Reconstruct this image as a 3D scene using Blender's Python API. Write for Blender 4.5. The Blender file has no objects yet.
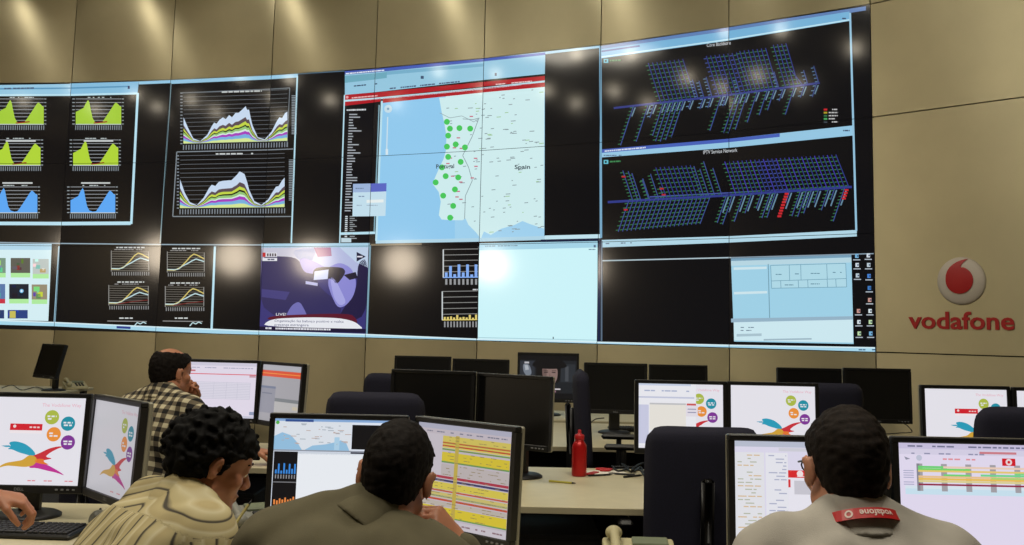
import bpy, math, random
import numpy as np
from mathutils import Vector, Matrix
from mathutils.geometry import tessellate_polygon
sc = bpy.context.scene
COL = sc.collection
PI = math.pi
rnd = random.Random(7)

# ------------------------------------------------------------ camera, world, lights, exposure
FPX, PITCH, ROLL, CY, CAMZ = 1031.6, 0.10906, 0.02165, 216.17, 1.45
_c, _s = math.cos(ROLL), math.sin(ROLL); _cp, _sp = math.cos(PITCH), math.sin(PITCH)
FWD = Vector((0, _cp, _sp)); RIGHT = Vector((_c, -_s * _sp, _s * _cp)); UP = Vector((-_s, -_c * _sp, _c * _cp))
cd = bpy.data.cameras.new('camera'); cam = bpy.data.objects.new('camera', cd); COL.objects.link(cam)
cd.sensor_width = 36.0; cd.lens = FPX / 1024 * 36; cd.shift_y = -(272.5 - CY) / 1024; cd.clip_start = 0.05
m = Matrix.Identity(4)
for i in range(3):
    m[i][0] = RIGHT[i]; m[i][1] = UP[i]; m[i][2] = -FWD[i]
m[2][3] = CAMZ
cam.matrix_world = m
sc.camera = cam
sc.view_settings.view_transform = 'Standard'; sc.view_settings.look = 'None'
sc.view_settings.gamma = 1.0; sc.view_settings.use_curve_mapping = False
sc.view_settings.exposure = 0.0
sc.cycles.use_denoising = True
sc.cycles.max_bounces = 6

world = bpy.data.worlds.new('world'); sc.world = world; world.use_nodes = True
world.node_tree.nodes['Background'].inputs[0].default_value = (0.9, 0.85, 0.7, 1)
world.node_tree.nodes['Background'].inputs[1].default_value = 0.02

CEIL = 5.9
def lamp(name, loc, energy, radius, color=(1.0, 0.86, 0.62), kind='POINT', rot=None, size=None, spread=None, cone=None):
    ld = bpy.data.lights.new(name, kind); ld.energy = energy; ld.color = color
    if kind == 'AREA':
        ld.shape = 'RECTANGLE'; ld.size, ld.size_y = size
        if spread: ld.spread = spread
    else:
        ld.shadow_soft_size = radius
    if cone: ld.spot_size = cone; ld.spot_blend = 0.6
    o = bpy.data.objects.new(name, ld); o.location = loc
    if rot: o.rotation_euler = rot
    COL.objects.link(o); return o
# ceiling downlights of the hall, and the large wall lamp at the hall's left end
for p in [(-11.8, 5.6), (-10.4, 5.35), (-10.0, 6.4), (-8.3, 5.9), (-7.6, 7.5), (-5.7, 7.0), (-6.1, 5.6), (-6.6, 4.5), (-3.8, 6.75),
          (-4.6, 5.07), (-4.9, 4.07), (-2.1, 6.24), (-2.56, 4.64)]:
    lamp('ceiling_downlight', (p[0], p[1], CEIL - 0.1), 7, 0.08, (1.0, 0.88, 0.68))
lamp('wall_lamp', (-12.9, 2.1, 3.05), 190, 0.42, (1.0, 0.84, 0.64))
# warm ceiling panels over the desks
for p, e in (((-1.8, 1.6), 110), ((1.2, 2.0), 110), ((-0.2, 5.6), 60), ((-4.0, 7.0), 60)):
    lamp('ceiling_panel', (p[0], p[1], CEIL - 0.05), e, 0, (1.0, 0.92, 0.76), 'AREA', (0, 0, 0), (1.2, 1.2))

# wall washers: small ceiling spots a short way in front of the curved wall
for x, y in ((-6.7, 11.86), (-5.1, 11.58), (-3.35, 11.16), (-1.47, 10.5), (0.14, 9.72), (1.36, 9.0), (2.5, 8.2), (3.6, 7.0), (-8.3, 11.9)):
    lamp('wall_washer', (x, y, CEIL - 0.08), 20 if x < 1 else 9, 0.05, (1.0, 0.92, 0.78), 'SPOT', (math.radians(12), 0, math.radians(-20)), None, None, math.radians(112))

# ------------------------------------------------------------ helpers
def lin(c):
    return tuple((v / 255 / 12.92) if v / 255 <= 0.04045 else ((v / 255 + 0.055) / 1.055) ** 2.4 for v in c[:3])
def ray(x, y):
    return FWD + RIGHT * ((x - 512) / FPX) - UP * ((y - CY) / FPX)
def at(x, y, D):
    v = ray(x, y); v = v / v.y * D
    return Vector((v.x, v.y, v.z + CAMZ))

MATS = {}
def mat(name, rgb, rough=0.5, metal=0.0, noise=0.0, scale=30.0, bump=0.0, bscale=200.0, spec=0.5, aniso=0.0):
    if name in MATS: return MATS[name]
    M = bpy.data.materials.new(name); M.use_nodes = True; nt = M.node_tree; b = nt.nodes['Principled BSDF']
    col = lin(rgb)
    b.inputs['Base Color'].default_value = (*col, 1); b.inputs['Roughness'].default_value = rough; b.inputs['Metallic'].default_value = metal
    b.inputs['Specular IOR Level'].default_value = spec; b.inputs['Anisotropic'].default_value = aniso
    tc = nt.nodes.new('ShaderNodeTexCoord')
    if noise > 0:
        n = nt.nodes.new('ShaderNodeTexNoise'); n.inputs['Scale'].default_value = scale; n.inputs['Detail'].default_value = 4
        nt.links.new(tc.outputs['Object'], n.inputs['Vector'])
        r = nt.nodes.new('ShaderNodeValToRGB')
        r.color_ramp.elements[0].position = 0.3; r.color_ramp.elements[1].position = 0.7
        r.color_ramp.elements[0].color = (*[v * (1 - noise) for v in col], 1); r.color_ramp.elements[1].color = (*[min(1, v * (1 + noise)) for v in col], 1)
        nt.links.new(n.outputs['Fac'], r.inputs['Fac']); nt.links.new(r.outputs['Color'], b.inputs['Base Color'])
    if bump > 0:
        n = nt.nodes.new('ShaderNodeTexNoise'); n.inputs['Scale'].default_value = bscale; n.inputs['Detail'].default_value = 3
        nt.links.new(tc.outputs['Object'], n.inputs['Vector'])
        bp = nt.nodes.new('ShaderNodeBump'); bp.inputs['Strength'].default_value = bump; bp.inputs['Distance'].default_value = 0.004
        nt.links.new(n.outputs['Fac'], bp.inputs['Height']); nt.links.new(bp.outputs['Normal'], b.inputs['Normal'])
    MATS[name] = M; return M
def screen_mat(name, rough, strength, spec=0.5):
    M = bpy.data.materials.new(name); M.use_nodes = True; nt = M.node_tree; b = nt.nodes['Principled BSDF']
    b.inputs['Base Color'].default_value = (0.008, 0.008, 0.009, 1); b.inputs['Roughness'].default_value = rough
    b.inputs['Specular IOR Level'].default_value = spec
    a = nt.nodes.new('ShaderNodeVertexColor'); a.layer_name = 'Col'
    nt.links.new(a.outputs['Color'], b.inputs['Emission Color']); b.inputs['Emission Strength'].default_value = strength
    MATS[name] = M; return M

class MB:
    def __init__(s): s.v = []; s.f = []; s.mi = []; s.cur = 0
    def add(s, vs, fs):
        o = len(s.v); s.v += [tuple(v) for v in vs]
        for f in fs: s.f.append(tuple(i + o for i in f)); s.mi.append(s.cur)
        return s
    def box(s, c, size, rot=None, b=0.0):
        cx, cy, cz = c; hx, hy, hz = size[0] / 2, size[1] / 2, size[2] / 2
        b = min(b, hx * .9, hy * .9, hz * .9)
        if b <= 0:
            vs = [Vector((x * hx, y * hy, z * hz)) for z in (-1, 1) for y in (-1, 1) for x in (-1, 1)]
            fs = [(0, 2, 3, 1), (4, 5, 7, 6), (0, 1, 5, 4), (2, 6, 7, 3), (0, 4, 6, 2), (1, 3, 7, 5)]
        else:
            vs = []; idx = {}
            for sx in (-1, 1):
                for sy in (-1, 1):
                    for sz in (-1, 1):
                        for k in range(3):
                            p = [sx * hx, sy * hy, sz * hz]
                            for j in range(3):
                                if j != k: p[j] -= (sx, sy, sz)[j] * b
                            idx[(sx, sy, sz, k)] = len(vs); vs.append(Vector(p))
            fs = []
            for k in range(3):
                a, d = [(1, 2), (2, 0), (0, 1)][k]
                for sg in (-1, 1):
                    q = []
                    for u, w in ((-1, -1), (1, -1), (1, 1), (-1, 1)):
                        t = [0, 0, 0]; t[k] = sg; t[a] = u; t[d] = w; q.append(idx[(*t, k)])
                    fs.append(tuple(q) if sg > 0 else tuple(q[::-1]))
            for k in range(3):
                a, d = [(1, 2), (2, 0), (0, 1)][k]
                for u in (-1, 1):
                    for w in (-1, 1):
                        t0 = [0, 0, 0]; t0[a] = u; t0[d] = w; t1 = list(t0); t0[k] = -1; t1[k] = 1
                        q = (idx[(*t0, a)], idx[(*t1, a)], idx[(*t1, d)], idx[(*t0, d)])
                        fs.append(q if u * w > 0 else q[::-1])
            for sx in (-1, 1):
                for sy in (-1, 1):
                    for sz in (-1, 1):
                        q = tuple(idx[(sx, sy, sz, k)] for k in range(3)); fs.append(q if sx * sy * sz > 0 else q[::-1])
        if rot is not None: vs = [rot @ v for v in vs]
        return s.add([v + Vector(c) for v in vs], fs)
    def tube(s, pts, r, n=8, cap=True):
        pts = [Vector(p) for p in pts]; rs = r if isinstance(r, (list, tuple)) else [r] * len(pts)
        o = len(s.v); up = Vector((0, 0, 1)); prev = None
        for i, p in enumerate(pts):
            d = (pts[min(i + 1, len(pts) - 1)] - pts[max(i - 1, 0)]).normalized()
            if prev is None:
                a = d.cross(up); a = a.normalized() if a.length > 1e-3 else Vector((1, 0, 0))
            else:
                a = prev - d * prev.dot(d); a = a.normalized() if a.length > 1e-4 else d.orthogonal().normalized()
            prev = a; bb = d.cross(a)
            for k in range(n):
                t = 2 * PI * k / n; s.v.append(tuple(p + (a * math.cos(t) + bb * math.sin(t)) * rs[i]))
        fs = []
        for i in range(len(pts) - 1):
            for k in range(n):
                fs.append((o + i * n + k, o + i * n + (k + 1) % n, o + (i + 1) * n + (k + 1) % n, o + (i + 1) * n + k))
        if cap: fs += [tuple(o + k for k in range(n))[::-1], tuple(o + (len(pts) - 1) * n + k for k in range(n))]
        s.f += fs; s.mi += [s.cur] * len(fs); return s
    def lathe(s, prof, n=24, c=(0, 0, 0), rot=None):
        vs = []; fs = []
        for r, z in prof:
            for k in range(n):
                t = 2 * PI * k / n; v = Vector((r * math.cos(t), r * math.sin(t), z))
                if rot is not None: v = rot @ v
                vs.append(v + Vector(c))
        for i in range(len(prof) - 1):
            for k in range(n): fs.append((i * n + k, i * n + (k + 1) % n, (i + 1) * n + (k + 1) % n, (i + 1) * n + k))
        fs += [tuple(range(n))[::-1], tuple((len(prof) - 1) * n + k for k in range(n))]
        return s.add(vs, fs)
    def build(s, name, mats, parent=None, smooth=False, bevel=0, subsurf=0):
        me = bpy.data.meshes.new(name); me.from_pydata(s.v, [], s.f)
        mats = mats if isinstance(mats, (list, tuple)) else [mats]
        for mm in mats: me.materials.append(mm)
        if len(mats) > 1: me.polygons.foreach_set('material_index', s.mi)
        if smooth: me.polygons.foreach_set('use_smooth', [True] * len(me.polygons))
        me.update(); o = bpy.data.objects.new(name, me); COL.objects.link(o)
        if parent is not None: o.parent = parent
        if bevel:
            bm_ = o.modifiers.new('bevel', 'BEVEL'); bm_.width = bevel; bm_.segments = 3; bm_.limit_method = 'ANGLE'
        if subsurf:
            ss = o.modifiers.new('sub', 'SUBSURF'); ss.levels = subsurf; ss.render_levels = subsurf
        return o
def tag(o, label=None, cat=None, group=None, kind=None):
    if label: o['label'] = label
    if cat: o['category'] = cat
    if group: o['group'] = group
    if kind: o['kind'] = kind
    return o
def empty(name, loc, rz=0.0, label=None, cat=None, group=None):
    o = bpy.data.objects.new(name, None); o.empty_display_size = 0.1; o.location = loc; o.rotation_euler = (0, 0, rz); COL.objects.link(o)
    return tag(o, label, cat, group)
def copy_tree(o, parent=None):
    c = o.copy(); COL.objects.link(c)
    if parent is not None: c.parent = parent
    for ch in list(o.children): copy_tree(ch, c)
    return c

# text as flat triangles
_txt = {}
def text_tris(s, bold=False):
    k = (s, bold)
    if k in _txt: return _txt[k]
    cu = bpy.data.curves.new('t', 'FONT'); cu.body = s; cu.size = 1.0; cu.resolution_u = 3
    if bold: cu.offset = 0.02
    ob = bpy.data.objects.new('t', cu); COL.objects.link(ob)
    bpy.context.view_layer.update()
    ev = ob.evaluated_get(bpy.context.evaluated_depsgraph_get()); me = ev.to_mesh()
    me.calc_loop_triangles(); vs = [(v.co.x, v.co.y) for v in me.vertices]
    tr = [[vs[i] for i in t.vertices] for t in me.loop_triangles]
    ev.to_mesh_clear(); bpy.data.objects.remove(ob); bpy.data.curves.remove(cu)
    xs = [p[0] for t in tr for p in t]; ys = [p[1] for t in tr for p in t]
    x0, x1, y0, y1 = min(xs), max(xs), min(ys), max(ys)
    tr = [[((p[0] - x0), (p[1] - y0)) for p in t] for t in tr]
    _txt[k] = (tr, x1 - x0, y1 - y0); return _txt[k]

def smooth(pts, n=2):
    for _ in range(n):
        q = []
        for i in range(len(pts)):
            a, b = pts[i], pts[(i + 1) % len(pts)]
            q += [(a[0] * .78 + b[0] * .22, a[1] * .78 + b[1] * .22), (a[0] * .22 + b[0] * .78, a[1] * .22 + b[1] * .78)]
        pts = q
    return pts
class Pic:
    """flat picture shown by a screen: coloured polygons with a layer number, y pointing down"""
    def __init__(s, asp=1.0): s.p = []; s.asp = asp; s.soft = False
    def poly(s, pts, c, l=1):
        if len(pts) > 4 and s.soft: pts = smooth(pts)
        if len(pts) > 4:
            tri = tessellate_polygon([[Vector((p[0], p[1], 0)) for p in pts]])
            for t in tri: s.p.append(([pts[i] for i in t], l, c))
        else: s.p.append((list(pts), l, c))
    def rect(s, x0, y0, x1, y1, c, l=1): s.poly([(x0, y0), (x1, y0), (x1, y1), (x0, y1)], c, l)
    def line(s, a, b, w, c, l=2):
        dx, dy = b[0] - a[0], (b[1] - a[1]); n = math.hypot(dx, dy * s.asp) or 1
        ox, oy = -dy * s.asp / n * w / 2, dx / n * w / 2 / s.asp
        s.poly([(a[0] + ox, a[1] + oy), (b[0] + ox, b[1] + oy), (b[0] - ox, b[1] - oy), (a[0] - ox, a[1] - oy)], c, l)
    def pline(s, pts, w, c, l=2):
        for a, b in zip(pts, pts[1:]): s.line(a, b, w, c, l)
    def circ(s, x, y, r, c, l=2, n=20, ry=None):
        ry = ry or r / s.asp
        pts = [(x + r * math.cos(2 * PI * k / n), y + ry * math.sin(2 * PI * k / n)) for k in range(n)]
        for k in range(1, n - 1): s.p.append(([pts[0], pts[k], pts[k + 1]], l, c))
    def area(s, top, base0, base1, c, l=2):
        x0, x1 = top[0][0], top[-1][0]
        bs = lambda x: base0 + (base1 - base0) * (x - x0) / (x1 - x0)
        for a, b in zip(top, top[1:]): s.poly([a, b, (b[0], bs(b[0])), (a[0], bs(a[0]))], c, l)
    def text(s, t, x, y, w, h, c, l=3, slope=0.0, bold=False, flip=False):
        tr, tw, th = text_tris(t, bold)
        for q in tr:
            pts = [(x + p[0] / tw * w, y + h - p[1] / th * h + slope * p[0] / tw * w) for p in q]
            s.p.append((pts, l, c))
    def dashes(s, x0, y, x1, h, c, l=3, slope=0.0, seed=0, dens=0.75, wmin=1.0, wmax=4.0):
        r = random.Random(seed + int(y * 7) + int(x0 * 3)); x = x0
        while x < x1:
            w = min(r.uniform(wmin, wmax), x1 - x)
            if r.random() < dens:
                yy = y + slope * (x - x0); s.poly([(x, yy), (x + w, yy + slope * w), (x + w, yy + slope * w + h), (x, yy + h)], c, l)
            x += w + wmin * 0.5

def clip(poly, ax, lo, hi):
    for sgn, lim in ((1, lo), (-1, -hi)):
        out = []
        for i in range(len(poly)):
            a, b = poly[i], poly[(i + 1) % len(poly)]
            da, db = a[ax] * sgn - lim, b[ax] * sgn - lim
            if da >= 0: out.append(a)
            if (da >= 0) != (db >= 0):
                t = da / (da - db); out.append((a[0] + (b[0] - a[0]) * t, a[1] + (b[1] - a[1]) * t))
        poly = out
        if len(poly) < 3: return []
    return poly
def pic_mesh(name, polys, fn, mt, parent):
    """polys: (pts, layer, colour); fn(point, layer) gives the place"""
    vs = []; fs = []; cols = []
    for pts, l, c in polys:
        o = len(vs); q = [fn(p, l) for p in pts]
        vs += q; fs.append(tuple(range(o, o + len(pts)))); cols += [(*lin(c), 1.0)] * len(pts)
    me = bpy.data.meshes.new(name); me.from_pydata(vs, [], fs); me.materials.append(mt)
    ca = me.color_attributes.new('Col', 'FLOAT_COLOR', 'CORNER')
    ca.data.foreach_set('color', [x for c in cols for x in c])
    me.update(); o = bpy.data.objects.new(name, me); COL.objects.link(o)
    if parent is not None: o.parent = parent
    return o

# ------------------------------------------------------------ materials
M_panel = mat('wall_panel_satin', (190, 182, 150), 0.40, 0.75, 0.04, 3.0, aniso=0.85)
_nt = M_panel.node_tree; _tg = _nt.nodes.new('ShaderNodeTangent'); _tg.direction_type = 'RADIAL'; _tg.axis = 'Z'
_nt.links.new(_tg.outputs['Tangent'], _nt.nodes['Principled BSDF'].inputs['Tangent']); _nt.nodes['Principled BSDF'].inputs['Anisotropic Rotation'].default_value = 0.25   # brushed sideways: highlights stretch upright
M_gap = mat('panel_gap', (26, 22, 16), 0.9)
M_plaster = mat('room_plaster', (150, 140, 112), 0.8, 0, 0.05, 2.0)
M_ceil = mat('ceiling_board', (190, 182, 160), 0.85, 0, 0.04, 3.0)
M_floor = mat('carpet', (38, 38, 42), 0.95, 0, 0.3, 60, 0.4, 400)
M_housing = mat('cube_housing', (14, 14, 16), 0.6)
M_black = mat('black_plastic', (17, 17, 19), 0.42, 0, 0.1, 40)
M_dark = mat('dark_plastic', (30, 30, 33), 0.5, 0, 0.1, 40)
M_silver = mat('silver_plastic', (150, 147, 132), 0.45, 0.1, 0.04, 30)
M_button = mat('button_grey', (120, 122, 125), 0.4)
M_off = mat('screen_off', (11, 11, 13), 0.33, 0, 0.1, 5)
M_desk = mat('desk_laminate', (205, 196, 164), 0.45, 0, 0.04, 12)
M_edge = mat('desk_edge', (188, 178, 146), 0.5, 0, 0.03, 12)
M_steel = mat('grey_steel', (96, 96, 98), 0.5, 0.3, 0.05, 20)
M_dsteel = mat('dark_steel', (40, 40, 44), 0.5, 0.3, 0.05, 20)
M_navy = mat('navy_fabric', (24, 24, 44), 0.9, 0, 0.25, 220, 0.5, 700)
M_beige = mat('phone_plastic', (186, 178, 140), 0.45, 0, 0.03, 30)
M_pgrey = mat('phone_grey', (128, 128, 120), 0.45, 0, 0.03, 30)
M_lcd = mat('phone_lcd', (120, 128, 106), 0.3)
M_paper = mat('paper', (236, 232, 220), 0.85, 0, 0.03, 20)
M_red = mat('red_paint', (190, 22, 26), 0.28, 0.25, 0.05, 30)
M_redp = mat('red_plastic', (190, 30, 36), 0.4)
M_logo_w = mat('logo_white', (205, 196, 184), 0.5, 0, 0.02, 10)
M_logo_r = mat('logo_red', (178, 22, 26), 0.45, 0, 0.03, 10)
M_white = mat('white_plastic', (215, 214, 208), 0.5)
M_wall_scr = screen_mat('wall_display', 0.095, 0.97, 0.4)
M_mon_scr = screen_mat('monitor_display', 0.35, 0.9, 0.4)

# ------------------------------------------------------------ room shell with the faceted front wall
SEAM = [Vector(p) for p in [(-5.414, 12.36), (-4.115, 12.099), (-2.832, 11.756), (-1.566, 11.325), (-0.336, 10.8), (0.862, 10.18), (2.008, 9.475), (3.072, 8.706)]]
def ext(p, ang, w=1.333): return p + Vector((math.cos(ang), math.sin(ang))) * w
S = [ext(SEAM[0], math.radians(172.8))] + SEAM           # 8 video columns between 9 seams
LEFT = [S[0]]
for a in (177, 181, 185, 189, 193): LEFT.insert(0, ext(LEFT[0], math.radians(a)))
RIGHTS = [S[-1]]
for a in (-44.5, -45, -46): RIGHTS.append(ext(RIGHTS[-1], math.radians(a), 1.5))
WALL = LEFT[:-1] + S + RIGHTS[1:]
ZT = CAMZ + 2.8747; ZB = ZT - 3.0
LEV = [0.0, ZB - 1.0, ZB, ZT - 2, ZT - 1, ZT, ZT + 1.0, CEIL]
def facet_frame(a, b):
    e = (b - a); w = e.length; e = e / w; n = Vector((e.y, -e.x)); return e, n, w
nL, nV = len(LEFT) - 1, 8
def wall_piece(mb): tag(mb.build('wall_front', [M_panel, M_gap]), 'curved front wall of satin beige panels around the video wall', kind='structure')
side = None
for i in range(len(WALL) - 1):
    a, b = WALL[i], WALL[i + 1]; e, n, w = facet_frame(a, b); isv = nL <= i < nL + nV
    yaw = math.atan2(e.y, e.x); rot = Matrix.Rotation(yaw, 3, 'Z'); mid = (a + b) / 2
    spans = [(0, ZB), (ZT, CEIL)] if isv else [(0, ZB), (ZB, ZT - 2), (ZT - 2, ZT - 1), (ZT - 1, ZT), (ZT, CEIL)]
    if i >= nL + nV: spans = [(0, ZB), (ZB, ZT - 1), (ZT - 1, ZT), (ZT, CEIL)]
    mb = MB() if isv or side is None else side
    if isv: side = None
    for z0, z1 in spans:
        mb.cur = 0; c = mid - n * 0.02
        mb.box((c.x, c.y, (z0 + z1) / 2), (w - 0.010, 0.04, z1 - z0 - 0.010), rot)
        if isv:
            mb.cur = 1; c = mid - n * 0.06; mb.box((c.x, c.y, (z0 + z1) / 2), (w, 0.03, z1 - z0 - 0.012), rot); wall_piece(mb); mb = MB()
    if isv: continue
    mb.cur = 1; c = mid - n * 0.07
    mb.box((c.x, c.y, CEIL / 2), (w + (0.35 if i < nL - 1 else 0), 0.04, CEIL), rot)
    side = mb
    if i == nL - 1 or i == len(WALL) - 2: wall_piece(mb); side = None
XL, XR, YB = -14.4, WALL[-1].x, -6.0
tag(MB().box(((XL + XR) / 2, 4, -0.05), (XR - XL + 0.4, 21, 0.1)).build('floor', M_floor), 'dark carpeted floor', kind='structure')
tag(MB().box(((XL + XR) / 2, 4, CEIL + 0.05), (XR - XL + 0.4, 21, 0.1)).build('ceiling', M_ceil), 'pale flat ceiling', kind='structure')
tag(MB().box((XL - 0.05, 3.5, CEIL / 2), (0.1, 19.2, CEIL)).build('wall_left', M_plaster), 'plain plastered left wall', kind='structure')
tag(MB().box((XR + 0.09, (YB + WALL[-1].y) / 2, CEIL / 2), (0.1, WALL[-1].y - YB, CEIL)).build('wall_right', M_plaster), 'plain plastered right wall', kind='structure')
tag(MB().box(((XL + XR) / 2, YB - 0.05, CEIL / 2), (XR - XL, 0.1, CEIL)).build('wall_back', M_plaster), 'plain plastered back wall', kind='structure')

# ------------------------------------------------------------ video wall pictures (pixel-traced, mapped on to the facets)
def wp(x, y):
    v = ray(x, y)
    for i in range(8):
        a, b = S[i], S[i + 1]; e = b - a; n = Vector((e.y, -e.x)); t = a.dot(n) / (v.x * n.x + v.y * n.y)
        P = Vector((v.x * t, v.y * t)); u = (P - a).dot(e) / e.dot(e)
        if u <= 1 or i == 7: return (i + u, ZT - (CAMZ + v.z * t))
W = Pic()
K = (8, 8, 12); LB = (150, 200, 226); LBL = (185, 225, 240); NAVY = (28, 40, 90); WH = (225, 240, 245); GR = (120, 122, 126)
def lerp(a, b, t): return a + (b - a) * t
# --- window of six green and blue charts
def q4(p, c, l=1): W.poly(p, c, l)
q4([(-60, 86), (70, 84), (70, 94), (-60, 97)], LB, 1); q4([(70, 83.5), (139, 81.5), (137.5, 94.5), (70, 95.5)], (135, 190, 222), 1)
q4([(139, 81.5), (171, 80), (171, 83.2), (139, 84.5)], LB, 1)
W.line((-60, 89.5), (130, 86.5), 1.5, (90, 150, 190), 2); W.line((-60, 95.5), (138, 93.5), 2.0, LBL, 2)
W.dashes(2, 88, 40, 1.5, (70, 90, 120), 3, -.02); W.rect(128, 86, 130, 89, NAVY, 3)
W.line((138, 93), (131.5, 224), 2.4, LBL, 3)
q4([(-60, 221.5), (131, 221.5), (131, 225), (-60, 225)], LBL, 2)
def chart(x0, x1, y0, yb, prof, c, seed):
    for k in range(8):
        y = lerp(y0, yb, k / 7); W.line((x0, y), (x1, y), 0.6, (150, 155, 160), 2)
    W.area(prof, yb, yb, c, 3)
    W.line((x0, yb + .4), (x1, yb + .4), 0.8, (200, 210, 210), 3)
    for k in range(22):
        x = lerp(x0, x1, k / 21); W.line((x, yb + 1.5), (x - .1, yb + 6), 0.9, (130, 140, 148), 2)
    for k in range(8):
        y = lerp(y0, yb, k / 7); W.rect(x0 - 3.5, y - .4, x0 - 1, y + .5, (150, 160, 165), 2); W.rect(x1 + .5, y - .4, x1 + 2.5, y + .5, (150, 160, 165), 2)
    W.dashes(x0 + 12, y0 - 2, x1 - 10, 1.0, (180, 190, 190), 2, 0, seed)
def prof(x0, x1, yb, H, v):
    return [(lerp(x0, x1, t), yb - H * h) for t, h in v]
VV = [(0, .5), (.06, .55), (.12, .62), (.17, .66), (.22, .85), (.27, 1.0), (.3, .9), (.33, .6), (.37, .25), (.42, .08), (.5, .03), (.57, .05), (.63, .2), (.7, .4), (.77, .6), (.83, .78), (.88, .9), (.92, .84), (.97, .74), (1, .72)]
for i, (y0, yb, c) in enumerate(((99, 124, (165, 205, 60)), (140, 165, (178, 214, 58)), (187, 212.5, (92, 168, 246)))):
    for (xa, xb) in ((76 - 2.6 * i, 121.5 - 3 * i), (-2 - 3.3 * i, 44 - 3.2 * i), (-80 - 3.3 * i, -34 - 3.2 * i)):
        chart(xa, xb, y0, yb, prof(xa, xb, yb, yb - y0 - 1, VV), c, i)
        if c[2] < 100: W.line((xa + 18, yb - .8), (xb - 14, yb - 2.2), 1.2, (150, 30, 30), 4)
        if i < 2: W.rect(xa + 8, yb + 16.3 + i * 1, xb - 8, yb + 17.8 + i * 1, (200, 205, 205), 3)
# --- window with two stacked charts
W.line((171.2, 83), (160.5, 243), 1.2, (120, 150, 160), 2)
q4([(171, 80), (298, 73), (298, 77.5), (171, 84)], LB, 1); q4([(298, 73), (345, 70), (345, 71.5), (298, 74.5)], (90, 120, 140), 1)
W.line((297.5, 76), (291.5, 243), 1.5, LBL, 2)
W.line((182, 93), (290, 88), .9, (110, 120, 128), 2); W.line((290, 88), (287, 147), .9, (110, 120, 128), 2)
W.line((177, 152), (293.5, 149), 1, (130, 140, 148), 2); W.line((177, 152), (173, 216.5), 1, (130, 140, 148), 2); W.line((173, 216.5), (291.5, 216.5), 1, (130, 140, 148), 2)
W.dashes(222, 91.5, 262, 1.4, (200, 205, 205), 3, -.03, 4, .9, 2, 6); W.dashes(216, 153.3, 259, 1.4, (200, 205, 205), 3, -.01, 9, .9, 2, 6)
P1 = [(97, 165), (110, 195), (125, 225), (145, 233), (165, 215), (178, 190), (185, 180), (192, 183), (200, 172), (210, 165), (218, 170), (228, 158), (236, 165), (246, 152), (255, 152), (266, 142), (275, 133), (279, 143), (285, 143), (290, 168), (295, 188), (310, 222), (330, 228), (350, 205), (365, 175), (372, 165), (380, 167), (388, 153), (395, 148)]
P2 = [(87, 343), (100, 380), (115, 408), (135, 417), (155, 395), (170, 368), (178, 358), (188, 362), (198, 350), (210, 347), (235, 345), (250, 330), (258, 320), (266, 324), (272, 328), (280, 352), (285, 372), (300, 405), (320, 416), (340, 400), (355, 375), (362, 364), (370, 362), (380, 346), (387, 338)]
STK = [(1.0, (200, 218, 240)), (.70, (92, 76, 84)), (.58, (196, 214, 72)), (.49, (30, 34, 20)), (.44, (150, 200, 120)), (.36, (215, 235, 225)), (.31, (168, 60, 190)), (.22, (120, 180, 226)), (.11, (214, 232, 150))]
for P, y0l, y0r, bl, br in ((P1, 95, 85, 240, 232), (P2, 275, 268, 425, 422)):
    px = lambda p: (150 + p[0] / 2.87, 60 + p[1] / 2.87)
    xa, xb = P[0][0], P[-1][0]
    for k in range(13):
        t = k / 12; W.line(px((xa, lerp(y0l, bl, t))), px((xb, lerp(y0r, br, t))), .55, (95, 100, 106), 2)
    for k, (fr, c) in enumerate(STK):
        top = []
        for p in P:
            b = lerp(bl, br, (p[0] - xa) / (xb - xa)); j = 0 if k == 0 else rnd.uniform(-1.5, 1.5); top.append(px((p[0], b - (b - p[1] - 4) * fr - 4 * fr + j * fr)))
        W.area(top, px((0, bl))[1], px((0, br))[1], c, 3 + k * .5)
    for k in range(40):
        t = k / 39; x = lerp(xa, xb, t); b = lerp(bl, br, t); W.line(px((x, b + 4)), px((x - .3, b + 18)), 1.0, (130, 140, 150), 2)
    for k in range(17):
        t = k / 16; p = px((xa - 3, lerp(y0l, bl, t))); W.rect(p[0] - 2.2, p[1] - .5, p[0], p[1] + .6, (130, 140, 150), 2)
    for k in range(24):
        p = px((xb + 12, lerp(y0r + 18, br - 20, k / 23))); W.rect(p[0], p[1] - .5, p[0] + 5, p[1] + .4, (140, 150, 158), 2)
# --- lower left browser with thumbnails
W.line((-60, 241.5), (262, 245), 1.1, (150, 172, 186), 2)
q4([(-60, 243.5), (52, 244), (48.5, 321), (-60, 319)], (214, 240, 246), 2); q4([(-60, 243.5), (52, 244), (51.8, 250), (-60, 249.5)], (178, 216, 236), 3)
W.line((-60, 322), (49, 323), 1.2, (120, 140, 150), 2)
TH = [(-12, 258, 6, (120, 150, 130)), (11, 258, 30.5, (92, 92, 84)), (33, 259, 49, (190, 200, 196)), (-12, 284, 5.5, (90, 120, 170)), (9.5, 284, 29, (16, 26, 44)), (32, 284.5, 47.5, (150, 140, 116)), (-12, 310, 4.5, (40, 60, 110)), (8, 310, 28, (40, 66, 130))]
for i, (xa, ya, xb, c) in enumerate(TH):
    yb = ya + (15 if i < 6 else 8.5); W.rect(xa, ya, xb, yb, c, 4)
    r = random.Random(i)
    for k in range(5):
        x, y = r.uniform(xa, xb - 6), r.uniform(ya, yb - 5); W.rect(x, y, x + r.uniform(2, 6), y + r.uniform(2, 5), tuple(int(min(255, v * r.uniform(.5, 1.6))) for v in c), 5)
    if i < 6: W.rect(xa, yb, xb, yb + 4.5, (176, 236, 160) if i != 3 else (200, 50, 70), 4)
W.circ(22, 291, 2, (120, 190, 235), 6); W.circ(22, 291, 1, (230, 245, 255), 7)
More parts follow.
